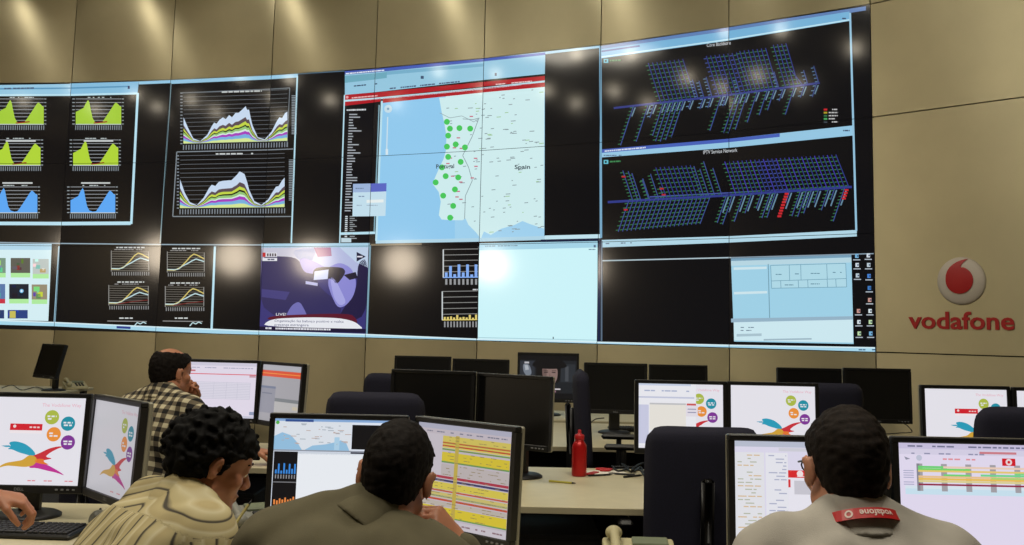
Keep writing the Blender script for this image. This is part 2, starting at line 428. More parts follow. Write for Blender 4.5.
W.rect(10, 311, 16, 318, (200, 190, 90), 6)
W.line((59.5, 246), (54.8, 322), 1.8, (150, 190, 210), 3)
W.line((215.2, 246), (211.8, 329), 2.2, LBL, 3)
# taskbar along the whole foot of the wall
BT = [(-60, 318.5), (54.5, 322.5), (156.5, 327), (258.8, 331.2), (366.5, 334.5), (478, 339.2), (598.5, 342.2), (731.5, 345.3), (878.5, 347.8)]
BB = [(-60, 323), (54.5, 326.2), (156.5, 331.2), (258.8, 335.2), (366.5, 338.8), (478, 343.4), (598.5, 346.4), (731.5, 350), (878.5, 353)]
for k in range(8):
    q4([BT[k], BT[k + 1], BB[k + 1], BB[k]], (168, 216, 236), 6); W.line(BT[k], BT[k + 1], 1.2, (215, 238, 246), 7)
W.poly([(117, 326), (131, 326.6), (131, 329), (117, 328.4)], (44, 62, 140), 8)
# four small line charts and two cut off
def lchart(x0, y0, x1, y1, part=False):
    for k in range(9):
        y = lerp(y0, y1, k / 8); W.line((x0, y), (x1, y + .4), .45, (120, 118, 112), 2)
    W.line((x0, y0 - 1), (x0, y1 + 1), .7, (150, 150, 148), 2); W.line((x1, y0), (x1, y1), .7, (150, 150, 148), 2)
    f = lambda pts: [(lerp(x0, x1, a), lerp(y1, y0, b)) for a, b in pts]
    if not part:
        W.pline(f([(0, .08), (.2, .07), (.35, .2), (.5, .5), (.62, .78), (.72, .92), (.82, .85), (1, .66)]), 1.1, (214, 196, 110), 3)
        W.pline(f([(0, .1), (.2, .09), (.3, .13), (.42, .3), (.55, .42), (.66, .55), (.78, .66), (.9, .58), (1, .52)]), 1.1, (190, 220, 226), 3)
        if y0 > 280: W.pline(f([(.2, .02), (.6, .16), (1, .24)]), .9, (110, 40, 40), 3)
        for k in range(18):
            x = lerp(x0 + 1, x1, k / 17); W.line((x, y1 + 1.4), (x, y1 + 5), .9, (140, 142, 144), 2)
    W.dashes(x0 + 5, y0 - 4.6, x1 - 4, 1.3, (200, 205, 205), 3, 0, 3, .9, 2, 5); W.dashes(x0 + 3, y0 - 2.3, x1 - 6, .8, (150, 150, 150), 3, 0, 5)
lchart(111.5, 251.5, 149, 270.5); lchart(167.5, 252.5, 204.5, 271.5); lchart(109, 286, 148.5, 304.5); lchart(165.5, 287, 204, 306)
for x0, x1 in ((107.5, 147), (163, 203)):
    W.dashes(x0 + 12, 317.5, x1 - 14, 1.3, (200, 205, 205), 3, 0, 3, .9, 2, 5); W.line((x0, 321), (x1, 321.5), .8, (150, 150, 150), 2)
    W.pline([(x0 + 27, 326), (x0 + 30, 322.5), (x0 + 33, 324), (x0 + 36, 322), (x0 + 39, 323.5)], 1, (190, 220, 226), 3)
# --- television picture
W.soft = True
q4([(261.7, 243.7), (370, 243), (369.5, 248.5), (261.5, 249)], (168, 208, 230), 2)
q4([(261.5, 247.5), (369, 247), (366.3, 334.5), (259.8, 331.5)], (58, 54, 118), 2)
q4([(290, 247.8), (369, 247.3), (368, 275), (330, 280), (300, 262)], (176, 184, 222), 3)
q4([(262, 247.8), (318, 247.5), (312, 262), (262, 260)], (196, 196, 214), 3)
q4([(340, 247.5), (369, 247.3), (368.6, 268), (356, 262)], (190, 208, 232), 4)
q4([(314, 247.5), (331, 247.5), (332, 256), (318, 257)], (150, 90, 140), 4)
W.poly([(261.5, 258), (270, 256), (296, 257), (303, 266), (318, 276), (318, 286), (342, 305), (340, 318), (260.3, 318)], (48, 44, 92), 4)
W.poly([(299, 260), (304, 257.5), (316, 262), (326, 268), (338, 266), (332, 273), (312, 274), (304, 272)], (146, 140, 206), 5)
W.poly([(327, 268), (340, 262), (352, 268), (357, 282), (354, 296), (346, 306), (338, 308), (332, 296), (328, 284), (330, 274)], (138, 136, 210), 5)
W.poly([(330, 276), (336, 280), (342, 292), (347, 303), (340, 306), (334, 298)], (166, 166, 226), 6)
W.poly([(313, 271), (318, 267), (342, 267), (346, 271), (344, 276), (337, 285), (332, 278), (314, 280)], (30, 26, 52), 6)
W.poly([(315, 271.5), (329, 269.5), (328, 279), (314, 280)], (206, 214, 244), 7)
W.poly([(338, 270), (341, 270), (339, 282), (336, 280)], (24, 20, 40), 7); W.poly([(344, 275), (356, 272), (358, 278), (350, 280)], (26, 22, 46), 6)
W.poly([(306, 281), (318, 283), (318, 286), (306, 284)], (190, 190, 230), 6)
W.poly([(358, 262), (368.4, 258), (366.8, 320), (338, 318), (346, 305), (357, 290)], (34, 28, 66), 4)
W.poly([(285, 318), (292, 305), (300, 301), (306, 312), (308, 318)], (112, 110, 180), 5)
W.poly([(262, 289), (290, 292), (286, 300), (262, 297)], (66, 62, 124), 5)
W.poly([(266, 320), (272, 315.5), (350, 313), (357, 319), (358, 324), (340, 320), (290, 319)], (92, 22, 44), 7)
W.text('LIVE!', 276.5, 313, 10, 2.6, (240, 240, 245), 8)
W.poly([(263, 326.5), (268, 321), (278, 318.4), (310, 317.2), (340, 318), (355, 321.5), (362.5, 327.6), (362.3, 329)], (232, 234, 240), 8)
W.text('Organização faz balanço positivo e realça', 275, 319.6, 69, 3.0, (40, 44, 110), 9, .012); W.text('presença estrangeira', 275, 323.6, 34, 3.0, (40, 44, 110), 9, .012)
q4([(260.1, 326.4), (366.5, 329), (366.4, 333), (260, 330.5)], (26, 20, 52), 7); W.dashes(266, 327.3, 272, 1.7, (225, 225, 235), 9, .02, 2, .95); W.dashes(276, 327.6, 331, 1.7, (225, 225, 235), 9, .02, 3, .95, 1, 3)
W.soft = False
W.rect(262.5, 252.6, 266, 257, (190, 40, 50), 7); W.rect(266, 252.6, 277.5, 257, (214, 216, 224), 7); W.rect(262.3, 258, 277.5, 261, (224, 226, 234), 7)
for k in range(4): W.rect(267.5 + k * 2.5, 253.5, 269 + k * 2.5, 256.3, (60, 40, 60), 8)
W.dashes(268, 258.8, 275, 1.4, (80, 80, 110), 8)
W.poly([(357, 252), (366, 256.6), (357, 261.6)], (30, 30, 60), 7); W.rect(357.5, 256, 363, 257.4, (220, 220, 235), 8)
# --- map window
q4([(345, 71.2), (484, 58.5), (545.5, 53), (545, 74), (484, 80), (345, 95)], (150, 200, 224), 1)
q4([(345, 71.2), (484, 58.5), (545.5, 52.5), (545.5, 55), (484, 61.5), (345, 74.8)], (70, 92, 178), 2)
q4([(345, 76), (387, 72), (387, 78), (345, 83)], (110, 170, 190), 2); q4([(387, 71.5), (484, 63.5), (484, 66.5), (387, 75)], (120, 176, 204), 2)
W.dashes(346, 73.2, 385, 1.2, (230, 235, 240), 4, -.09, 1, .9); W.dashes(350, 86, 380, 1.2, (50, 70, 100), 4, -.1, 1, .5); W.dashes(390, 88, 460, 1.4, (70, 90, 120), 4, -.1, 2, .7)
W.rect(421, 76, 424, 79, (60, 80, 110), 4); W.rect(495, 73, 497, 76, (60, 80, 110), 4)
q4([(344.5, 95), (484, 82), (545, 76), (545, 80.5), (484, 86.5), (344.5, 100)], (176, 26, 38), 3)
q4([(344.5, 100), (545, 80.5), (545, 82.5), (344.5, 102)], (190, 220, 232), 3)
q4([(344, 102), (381, 98.5), (381, 101.5), (344, 106)], (176, 26, 38), 3); q4([(383, 98.3), (484, 88), (545, 82.5), (545, 87), (484, 92.5), (383, 103)], (176, 26, 38), 3)
W.dashes(352, 97.5, 378, 1.2, (230, 190, 190), 5, -.09, 1, .9); W.dashes(496, 84, 532, 1.2, (235, 200, 200), 5, -.09, 1, .9); W.circ(347.5, 97.4, 1.4, (225, 160, 165), 5, 10)
# sea, land
q4([(383, 103), (455, 95.5), (455, 242), (377, 243)], (146, 203, 240), 1); q4([(455, 95.5), (545, 87), (544.5, 238), (455, 242)], (160, 210, 240), 1)
LAND = [(284, 150), (290, 185), (297, 215), (303, 250), (301, 290), (295, 310), (283, 335), (272, 360), (268, 375), (283, 395), (288, 420), (283, 455), (290, 466), (315, 468), (345, 468), (352, 463), (360, 480), (380, 500), (392, 517), (400, 497), (418, 506), (445, 490), (480, 480), (500, 470), (520, 478), (556, 490), (557, 130)]
W.poly([(330 + x / 2.596, 40 + y / 2.596) for x, y in LAND], (208, 238, 240), 2)
W.poly([(446, 94.5), (484, 92.3), (545, 87), (545, 92), (484, 99), (446, 100)], (208, 238, 240), 2)
bord = [(345, 205), (372, 207), (387, 203), (370, 250), (345, 300), (360, 330), (370, 365), (352, 405), (350, 465)]
W.pline([(330 + x / 2.596, 40 + y / 2.596) for x, y in bord], .7, (140, 160, 165), 3)
W.pline([(440, 113), (450, 118), (462, 116), (474, 122), (480, 118)], .6, (150, 170, 175), 3)
r = random.Random(5)
for k in range(150):
    x = r.uniform(446, 542); yt = 100 - (x - 446) * .12; y = r.uniform(yt, 232)
    if x < 480 and y > 222: continue
    if x < 470 and r.random() < .3: continue
    w = r.uniform(1.2, 5); c = (140, 156, 162) if r.random() < .8 else (160, 200, 150); W.poly([(x, y), (x + w, y - .3), (x + w, y + .5), (x, y + .8)], c, 4)
for k in range(14):
    x, y = r.uniform(446, 476), r.uniform(104, 205); W.rect(x, y, x + 3.5, y + 1.2, (200, 110, 130), 4)
for x, y in [(765, 48), (777, 75), (815, 73), (858, 75), (770, 103), (765, 147), (800, 138), (837, 150), (770, 188), (820, 208), (745, 230), (760, 265), (810, 270), (720, 290), (797, 318), (750, 343), (790, 384), (778, 431)]:
    W.circ(256 + x / 4, 110 + y / 4, 3.0, (74, 200, 92), 6, 12)
W.text('Portugal', 436.5, 164.5, 18, 5, (60, 70, 80), 7, -.03, True); W.text('Spain', 515, 165, 15.5, 5.6, (50, 62, 74), 7, -.02, True)
W.circ(388.5, 109, 4, (196, 220, 232), 5, 14); W.circ(388.5, 109, 1.3, (120, 160, 190), 6, 8); W.line((388, 117), (387, 150), 1.1, (205, 226, 236), 5); W.rect(386, 149, 388.4, 155, (215, 232, 240), 6)
q4([(344, 106), (381, 102), (374.5, 242.5), (339.5, 243)], (12, 12, 18), 3)
W.line((344.8, 95), (340, 243), 1.3, LBL, 4); W.line((382.2, 101), (376.5, 241), 2.0, LBL, 4); W.line((379.5, 105), (374.5, 232), 1.2, (130, 170, 185), 5)
W.dashes(347, 109.5, 368, 1.5, (215, 220, 225), 5, -.03, 3, .9)
for k in range(36):
    y = 114 + k * 2.75; x = 349.5 - k * .13; W.rect(x, y, x + r.choice((4, 5, 6, 8, 11, 13)), y + 1.1, (170, 176, 184), 5)
for k in range(12):
    y = 216 + k * 2.0; W.rect(345.5 - k * .06, y, 348 - k * .06, y + 1.2, (200, 210, 215), 5); W.rect(350, y, 353 + (k % 3) * 2, y + .9, (150, 156, 160), 5)
q4([(341, 232.5), (375.5, 231.5), (375.5, 234), (341, 235)], LBL, 5); W.rect(341.5, 238, 351.5, 242.4, (190, 214, 224), 5)
q4([(353.5, 184), (387, 183.2), (385.8, 216), (352.8, 216.5)], (196, 224, 238), 7); q4([(353.5, 184), (387, 183.2), (386.8, 191.5), (353.3, 192.5)], (92, 104, 196), 8); q4([(353.5, 184), (371, 183.6), (370.8, 192), (353.3, 192.5)], (158, 182, 220), 9)
q4([(367, 200), (384, 199.5), (384, 202.5), (367, 203)], (232, 240, 240), 9); W.dashes(356, 188, 364, 1, (110, 130, 160), 10); W.dashes(356, 196, 366, 1, (120, 140, 170), 9); W.dashes(357, 205, 378, .8, (150, 170, 190), 9)
# line under the upper windows
q4([(376, 240.5), (545, 236), (545, 240), (376, 243.6)], (176, 214, 232), 4); q4([(371, 244), (422, 243), (422, 245.5), (371, 246.3)], (120, 110, 90), 5)
q4([(545, 235.6), (601, 234.2), (601, 238.5), (545, 239.5)], (196, 230, 242), 4)
q4([(484, 58.5), (600, 45.6), (600, 48), (545, 54.3), (484, 61)], (150, 196, 220), 1)
W.line((600.6, 46.5), (601.3, 238), 2.4, (120, 170, 200), 5)
# --- bar charts
def bars(x0, x1, y0, yb, hs, c):
    for k in range(5):
        y = lerp(y0, yb, k / 5); W.line((x0, y), (x1, y - .6), .6, (150, 150, 148), 2)
    W.line((x0, y0), (x0, yb), 1.2, (205, 210, 212), 3); W.line((x0, yb), (x1, yb - .4), 1.0, c, 3)
    n = len(hs)
    for k, h in enumerate(hs):
        x = x0 + 1 + (x1 - x0 - 1) * (k + .15) / n; w = (x1 - x0) / n * .62; W.rect(x, yb - h, x + w, yb, c, 4); W.rect(x + .3, yb + 1.5, x + w - .3, yb + 7.2, (150, 152, 154), 2)
bars(443.5, 478.5, 249.5, 277.5, [5, 11.5, 3.3, 13, 5, 13, 3, 13], (134, 176, 244)); bars(442.5, 478, 291.5, 320, [3, 3, 3.5, 2.5, 5, 2.5, 3, 2.5, 5.2, 2.2, 5.4], (226, 206, 116))
W.dashes(474, 247, 478.5, 1.2, (210, 212, 214), 3); W.dashes(473, 289, 478, 1.2, (210, 212, 214), 3)
W.line((370.5, 245), (367, 334), 1.8, (120, 160, 180), 5)
# --- blank bright window
q4([(479.5, 243.4), (597.8, 240.8), (597.5, 342.3), (478, 339.3)], (206, 246, 252), 2); q4([(479.5, 243.4), (597.8, 240.8), (597.8, 247.5), (479.5, 250.5)], (166, 214, 234), 3)
q4([(541, 239.6), (601, 238.2), (601, 241), (541, 242.2)], (24, 34, 62), 5); W.line((599.6, 240), (599, 342), 2.4, (22, 34, 70), 4)
W.dashes(482, 245.8, 520, 1, (120, 150, 170), 5, -.02); W.rect(594, 245, 596, 247.5, (90, 110, 140), 5); W.dashes(589, 249, 596, 1, (110, 140, 160), 5)
W.line((478, 337.5), (597, 340.2), .8, (170, 210, 220), 4); W.rect(553, 336.8, 554, 339, (60, 70, 80), 5)
# --- black window lower right
q4([(602, 240), (731, 236.2), (857, 230), (857, 236.4), (731, 242.5), (602, 247.5)], (178, 216, 232), 3); W.dashes(606, 243, 632, 1.2, (110, 130, 150), 5, -.03)
W.line((602, 260.8), (731, 257.6), 1.2, (176, 196, 206), 3); W.line((602, 241), (601.8, 341), 1.6, (90, 110, 130), 4); W.line((731, 257.6), (875.4, 253.6), 1.0, (140, 160, 176), 3)
# --- light table window
q4([(731.2, 258.4), (851.5, 254.8), (853.8, 344), (734.3, 341.5)], (160, 210, 232), 3); q4([(731.2, 258.4), (851.5, 254.8), (851.6, 257.4), (731.2, 261.2)], (120, 160, 186), 4); q4([(731.3, 261), (851.6, 257.6), (851.8, 262.5), (731.4, 265.8)], (184, 216, 228), 4)
W.line((768.5, 264), (770, 320), .8, (110, 150, 170), 5)
q4([(734, 322), (853, 319.5), (853.5, 342.6), (734.4, 340.4)], (206, 234, 242), 5); q4([(731.4, 318.6), (853, 316.2), (853, 319.6), (731.5, 322.4)], (150, 180, 200), 6); q4([(731.3, 322.6), (734, 322.4), (734.4, 342), (731.6, 342)], K, 6)
q4([(771, 265.5), (846, 263.4), (847, 287), (772, 288.5)], (176, 218, 232), 5)
for a, b in (((771, 265.5), (846, 263.4)), ((771.6, 281), (846.6, 278.6)), ((772, 288.3), (847, 287)), ((771, 265.5), (772, 288.5)), ((846, 263.4), (847, 287)), ((789.5, 265), (790, 281)), ((801, 264.6), (801.4, 280.5)), ((827, 264), (827.6, 279.5)), ((781, 281), (781.3, 288)), ((798.5, 280.5), (799, 288)), ((808, 280), (808.4, 287.6)), ((827.4, 279.4), (828, 287.3)), ((836, 279.2), (836.6, 287.2))): W.line(a, b, .6, (112, 158, 180), 6)
for x, y in ((776, 274), (792, 273.5), (811, 273), (833, 272), (785, 284.5), (811, 283.5)): W.dashes(x, y, x + 9, .9, (100, 140, 160), 6)
q4([(734, 267.5), (767, 266.6), (767, 269), (734, 270)], (206, 230, 238), 6); q4([(734.4, 292), (767.5, 291), (767.6, 293.4), (734.4, 294.5)], (206, 230, 238), 6)
W.dashes(741, 327, 756, .9, (110, 130, 150), 7); W.dashes(741, 330, 752, .9, (110, 130, 150), 7); q4([(737, 334), (762, 333.4), (762, 336), (737, 336.6)], (170, 196, 208), 7); q4([(764, 339), (812, 338), (812, 339.6), (764, 340.6)], (160, 186, 200), 7)
for i, (xa, ys, c) in enumerate(((857, [256, 265, 275.5, 0, 0, 311, 322, 333.5], (190, 214, 226)), (868.5, [255.5, 265, 276, 288, 300, 311, 322, 333.5], (206, 222, 232)))):
    for k, y in enumerate(ys):
        if not y: continue
        cc = [(120, 180, 220), (210, 220, 230), (190, 205, 215), (70, 130, 210), (60, 120, 190), (200, 150, 140), (215, 225, 230), (190, 220, 170)][(k + i) % 8]
        x = xa + (k * .35); W.rect(x - 1.6, y - 2, x + 1.8, y + 2, cc, 6); W.rect(x + .2, y - .8, x + 1.6, y + .8, (60, 80, 110), 7); W.rect(x - 3.6, y + 3.4, x + 3.6, y + 4.4, (176, 186, 196), 6)
W.dashes(859, 349, 876, 1.4, (80, 110, 140), 8)
# --- two network chart windows
q4([(601.5, 49.3), (727, 31.2), (849.5, 11.6), (850, 21), (727, 41), (601.7, 58.5)], (118, 178, 216), 2); q4([(601.5, 46), (727, 27.5), (866, 6.4), (866, 10.5), (727, 32), (601.5, 50)], (96, 128, 180), 1)
W.line((601.8, 57.2), (849.8, 20), 1.6, LBL, 3); W.line((601.5, 51.5), (640, 46), 1.6, (60, 76, 150), 3)
W.line((850.3, 13), (856.5, 231), 2.0, (150, 196, 222), 4)
q4([(601.8, 149.5), (727, 139), (853.6, 125.5), (854, 135.5), (727, 148), (601.9, 157.5)], (150, 200, 228), 3); q4([(601.8, 149.5), (727, 139), (780, 133.5), (780, 137), (727, 142.5), (601.9, 153)], (72, 98, 186), 4); W.dashes(605, 150.6, 646, 1.4, (215, 222, 235), 6, -.09, 1, .9)
W.dashes(604, 155, 622, 1, (90, 110, 140), 6); W.dashes(841, 130, 850, 1.4, (60, 80, 110), 6); W.dashes(838, 18, 848, 1.4, (60, 80, 110), 6)
W.text('Core Backbone', 707, 43.6, 24, 3.6, (205, 210, 215), 4, -.11); W.text('IPTV Service Network', 703.5, 150.5, 34, 3.8, (205, 210, 215), 4, -.07)
for x, y in ((604, 59), (604, 160)):
    W.rect(x, y, x + 4.6, y + 4, (100, 190, 210), 4); W.rect(x + 1.2, y + 1, x + 3, y + 3, (20, 30, 40), 5); W.dashes(x + 6, y + 1, x + 17, 1.6, (60, 130, 80), 4, -.05, 2, .9)
BLU = (48, 58, 134); BL2 = (60, 78, 142); GRN = (52, 108, 70); RED = (200, 40, 48)
def column(x, yax, dx, dy, col, tick, step=4.2, w=2.6, cells=True):
    """one slanting column of ports hanging on the axis"""
    n = max(2, int(math.hypot(dx, dy) / step)); W.line((x, yax), (x + dx, yax + dy), .9, col, 4)
    if not cells: return
    for k in range(n):
        t = (k + .5) / n; px_, py_ = x + dx * t, yax + dy * t; W.poly([(px_ - w - .6, py_ + .25), (px_ - .6, py_ - .1), (px_ - .6, py_ + .9), (px_ - w - .6, py_ + 1.2)], tick, 5)
def ax1(x): return 108 + (819 - 0 and (x - 614) * (83 - 108) / (819 - 614))
W.line((614, 108.2), (820, 83), 2.0, BLU, 4)
for i in range(9): column(661 + i * 4.3, ax1(661 + i * 4.3), -12.5, -39, BLU, GRN)
for i in range(8): column(719 + i * 4.3, ax1(719) - i * .5, -12.5, -39, BLU, GRN if i % 3 else BL2)
for i in range(7): column(752 + i * 4.3, ax1(752) - i * .5, -12, -40, BLU, GRN)
for i in range(5): column(786 + i * 4.2, ax1(786) - i * .5, -12.5, -42 if i < 4 else -16, BLU, GRN)
for x, L in ((698, 18), (704, 16), (712, 19), (740, 14), (779, 16), (808, 14), (819, 17)): column(x, ax1(x), -L * .3, -L, BL2, (86, 120, 150), 3)
for x, L in ((634, 40), (649, 38), (655, 15), (664, 34), (669, 40), (674, 41), (679, 40), (684, 38), (692, 10), (704, 12), (712, 12), (722, 36), (727, 12), (737, 40), (742, 41), (748, 38), (758, 32), (768, 26), (775, 22), (784, 14), (795, 29), (805, 13), (817, 14)):
    column(x, ax1(x), -L * .33, L * 1.0, BL2, GRN if L > 20 else (96, 130, 150), 3.8)
    W.line((x + 1.5, ax1(x) + 2), (x - 2, ax1(x) + 11), 1.2, (110, 140, 160), 4)
for k in range(5): W.rect(824, 109 + k * 3.1 - .2, 827.5, 110.6 + k * 3.1, [RED, (170, 150, 40), GRN, (70, 160, 90), (70, 80, 90)][k], 5); W.dashes(829, 109 + k * 3.1, 838, 1.2, (190, 190, 190), 5, 0, k, .9)
def ax2(x): return 202.2 + (x - 608) * (187 - 202.2) / (852 - 608)
W.line((608, 202.2), (852, 187), 2.4, BLU, 4); W.line((650, 197), (760, 191), 1.2, (70, 84, 160), 4)
for x, L in ((633, 30), (638, 29), (641, 27), (650, 21), (649, 20), (659, 25), (664, 12), (704, 30), (709, 27), (715, 34), (722, 27)): column(x, ax2(x), -L * .33, -L, BL2, GRN, 3.2)
for i in range(9): column(667 + i * 4.3, ax2(667 + i * 4.3), -11, -31, BLU, GRN)
for i in range(27): column(736 + i * 4.35, ax2(736 + i * 4.35), -11 - i * .08, -32.5, BLU if i % 3 else (64, 58, 170), GRN if not 7 < i < 13 else BL2)
for i in range(20): column(629 + i * 4.3, ax2(629 + i * 4.3), -10.5, 31 - i * .15, BL2, GRN)
for x, L in ((727, 28), (733, 30), (744, 28), (752, 20), (762, 16), (771, 26), (776, 26), (790, 12), (801, 26), (807, 27), (812, 24), (819, 14), (829, 22), (835, 12), (845, 34)):
    column(x, ax2(x), -L * .34, L, BL2, GRN, 3.4); W.line((x + 1.8, ax2(x) + 2), (x - 4, ax2(x) + 18), 1.3, (104, 140, 164), 4)
for x, n in ((789, 9), (849, 4)):
    for k in range(n): W.rect(x - 4 - k * .9, ax2(x) + 2 + k * 2.8, x - .2 - k * .9, ax2(x) + 4 + k * 2.8, RED, 6)
for x, y in ((622, 176), (624, 209), (660, 188), (662, 194)): W.rect(x, y, x + 4, y + 1.6, (180, 40, 48), 6)

WP = [([wp(*p) for p in pts], l, c) for pts, l, c in W.p]
COLN = ['leftmost', 'second', 'third', 'fourth', 'fifth', 'sixth', 'seventh', 'rightmost']
ROWN = ['top', 'middle', 'bottom']
SHOW = [
 ['cut green charts under a browser bar', 'green charts and the browser edge', 'most of the upper area chart', 'upper area chart end and black', 'red map bands and blue sea', 'northern inland map under the red bands', 'left of the upper network chart', 'upper network chart with its legend'],
 ['cut green and blue charts', 'green and blue charts beside window edge', 'most of the lower area chart', 'lower area chart end and black', 'blue sea and coast with green dots', 'inland map and a plain black strip', 'left of the lower network chart', 'lower network chart with red ports'],
 ['a bright page of picture thumbnails', 'line charts at its right edge', 'line charts beside white vertical line', 'television picture of hands with camera', 'bar charts at its right edge', 'a blank bright white window', 'plain black under a pale bar', 'pale table window and icons']]
for i in range(8):
    a, b = S[i], S[i + 1]; e, n, w = facet_frame(a, b); yaw = math.atan2(e.y, e.x)
    cp = [(q, l, c) for q0, l, c in WP for q in [clip(q0, 0, i + .0025, i + .9975)] if q]
    for j in range(3):
        root = empty('display_cube', ((a.x + b.x) / 2, (a.y + b.y) / 2, ZT - j - 1), yaw, '%s row display cube, %s column, showing %s' % (ROWN[j], COLN[i], SHOW[j][i]), 'video wall display', 'display cubes of the video wall')
        MB().box((0, 0.285, 0.5), (w - 0.004, 0.57, 0.996)).build('housing', M_housing, root)
        polys = [([(i + .0015, j + .0015), (i + .9985, j + .0015), (i + .9985, j + .9985), (i + .0015, j + .9985)], 0, (10, 10, 14))]
        polys += [(q, l, c) for q0, l, c in cp for q in [clip(q0, 1, j + .0025, j + .9975)] if q]
        pic_mesh('screen', polys, lambda p, l: ((p[0] - i - .5) * w, -0.003 - 0.0008 * l, j + 1 - p[1]), M_wall_scr, root)

# ------------------------------------------------------------ logo on the wall to the right of the video wall
a, b = RIGHTS[0], RIGHTS[1]; e, n, w = facet_frame(a, b); e3 = Vector((e.x, e.y, 0)); n3 = Vector((n.x, n.y, 0)); yaw = math.atan2(e.y, e.x)
def onwall(x, y):
    v = ray(x, y); t = a.dot(n) / (v.x * n.x + v.y * n.y); P = v * t; return Vector((Vector((P.x - a.x, P.y - a.y)).dot(e), P.z + CAMZ))
cc = onwall(961.5, 281); RL = (onwall(961.5, 257).y - onwall(961.5, 305).y) / 2
lg = empty('wall_logo', (a.x + e.x * cc.x, a.y + e.y * cc.x, cc.y), yaw, 'round white sign with red comma emblem above red lettering on wall', 'sign')
prof_ = [(RL * math.sin(t), -0.05 * math.cos(t)) for t in [PI / 2 * k / 10 for k in range(1, 11)]]
rx = Matrix.Rotation(PI / 2, 3, 'X')
dm = MB(); dm.lathe([(r_, -z_) for r_, z_ in prof_][::-1] , 48, (0, 0, 0), rx)
dm.build('disc', M_logo_w, lg, True)
def dome(x, z, lift=0.004):
    q = 1 - (x * x + z * z) / (RL * RL); return -0.05 * math.sqrt(max(q, 0)) - lift
# red speech mark: a round drop with a tail curling up to the right
outer = [(-.56, .10), (-.55, .24), (-.49, .42), (-.39, .57), (-.26, .69), (-.10, .79), (.10, .87), (.33, .91)]
inner = [(.24, .84), (.15, .75), (.09, .66), (.07, .57), (.12, .54)]
pts = [(x * RL, z * RL) for x, z in outer + inner]
for k in range(34):
    t = math.radians(74 - 250 * k / 33); pts.append((RL * .56 * math.cos(t), RL * (.02 + .56 * math.sin(t))))
tri = tessellate_polygon([[Vector((p[0], p[1], 0)) for p in pts]])
em = MB()
def fine(t, d):
    if d == 0: em.add([(p[0], dome(*p) - .004, p[1]) for p in t], [(0, 1, 2)]); return
    m_ = [((t[i][0] + t[(i + 1) % 3][0]) / 2, (t[i][1] + t[(i + 1) % 3][1]) / 2) for i in range(3)]
    for q in ((t[0], m_[0], m_[2]), (m_[0], t[1], m_[1]), (m_[2], m_[1], t[2]), tuple(m_)): fine(q, d - 1)
for t in tri: fine([pts[i] for i in t], 4)
vs = [(p[0], dome(*p) - .004, p[1]) for p in pts] + [(p[0], dome(*p) + .012, p[1]) for p in pts]; N = len(pts)
em.add(vs, [(k, (k + 1) % N, N + (k + 1) % N, N + k) for k in range(N)])
em.build('emblem', M_logo_r, lg)
t0, t1 = onwall(909, 329.5), onwall(1015, 329.5); th_ = onwall(960, 311).y - onwall(960, 329).y
tr, tw, th = text_tris('vodafone', True); tm = MB(); wid = t1.x - t0.x
for q in tr:
    base = [(t0.x - cc.x + p[0] / tw * wid, (t0.y + t1.y) / 2 - cc.y + p[1] / th * th_) for p in q]
    tm.add([(x, -.010, z) for x, z in base] + [(x, -.001, z) for x, z in base], [(0, 1, 2), (0, 3, 4, 1), (1, 4, 5, 2), (2, 5, 3, 0)])
tm.build('lettering', M_logo_r, lg)

# ------------------------------------------------------------ desks
def desk(x0, x1, y0, y1, label, z=0.74, peds=()):
    cx, cy = (x0 + x1) / 2, (y0 + y1) / 2; w, d = x1 - x0, y1 - y0
    r_ = empty('desk', (cx, cy, 0), 0, label, 'desk', 'office desks')
    t = MB(); t.box((0, 0, z - .013), (w, d, .026), None, .004).build('desktop', M_desk, r_)
    for yy in (-d / 2 - .001, ): MB().box((0, yy, z - .014), (w, .006, .028), None, .002).build('edge_band', M_edge, r_)
    for sx in (-1, 1):
        MB().box((sx * (w / 2 - .06), d / 2 - .12, (z - .026) / 2), (.05, .08, z - .026), None, .006).box((sx * (w / 2 - .06), 0, .03), (.06, d - .1, .05), None, .006).build('leg', M_dsteel, r_)
    MB().box((0, d / 2 - .12, .45), (w - .2, .02, .45)).build('modesty_panel', M_dsteel, r_)
    for px_ in peds:
        p = MB().box((px_ - cx, -.05, .30), (.42, min(d - .2, .6), .56), None, .006).build('pedestal', M_steel, r_)
        for k in range(3):
            dr = MB().box((px_ - cx, -.05 - min(d - .2, .6) / 2 - .008, .12 + k * .18), (.40, .016, .165), None, .004).build('drawer', M_steel, p)
    return r_
DZ = .74
desk(-3.4, -.74, 2.98, 4.12, 'pale laminate desk at the left with keyboard, under two angled bright monitors')
desk(-.70, .34, 2.5, 3.37, 'pale desk in front of the man in the olive shirt')
desk(.36, 2.3, 2.42, 3.24, 'pale desk in front of the man in grey shirt with red lanyard')
desk(-.14, .98, 4.27, 5.48, 'pale laminate desk carrying the red bottle', peds=(.2,))
desk(-1.1, -.16, 5.13, 5.85, 'pale desk behind the map monitor carrying a black monitor')
desk(1.0, 3.3, 4.64, 5.5, 'pale desk at right carrying four bright white monitors')
desk(-2.55, -1.17, 5.22, 6.3, 'pale desk of the man in the checked shirt', peds=(-1.5,))
desk(-.15, 1.3, 6.45, 8.1, 'pale desk in third row with black monitor and keyboard', peds=())
desk(1.35, 3.1, 6.86, 7.55, 'pale desk in third row at right under two black monitors')
desk(-1.3, 1.5, 8.3, 9.3, 'pale desk in back row below the video wall')
desk(-5.9, -4.4, 9.8, 11.1, 'pale desk at far left by the wall with a small black monitor')

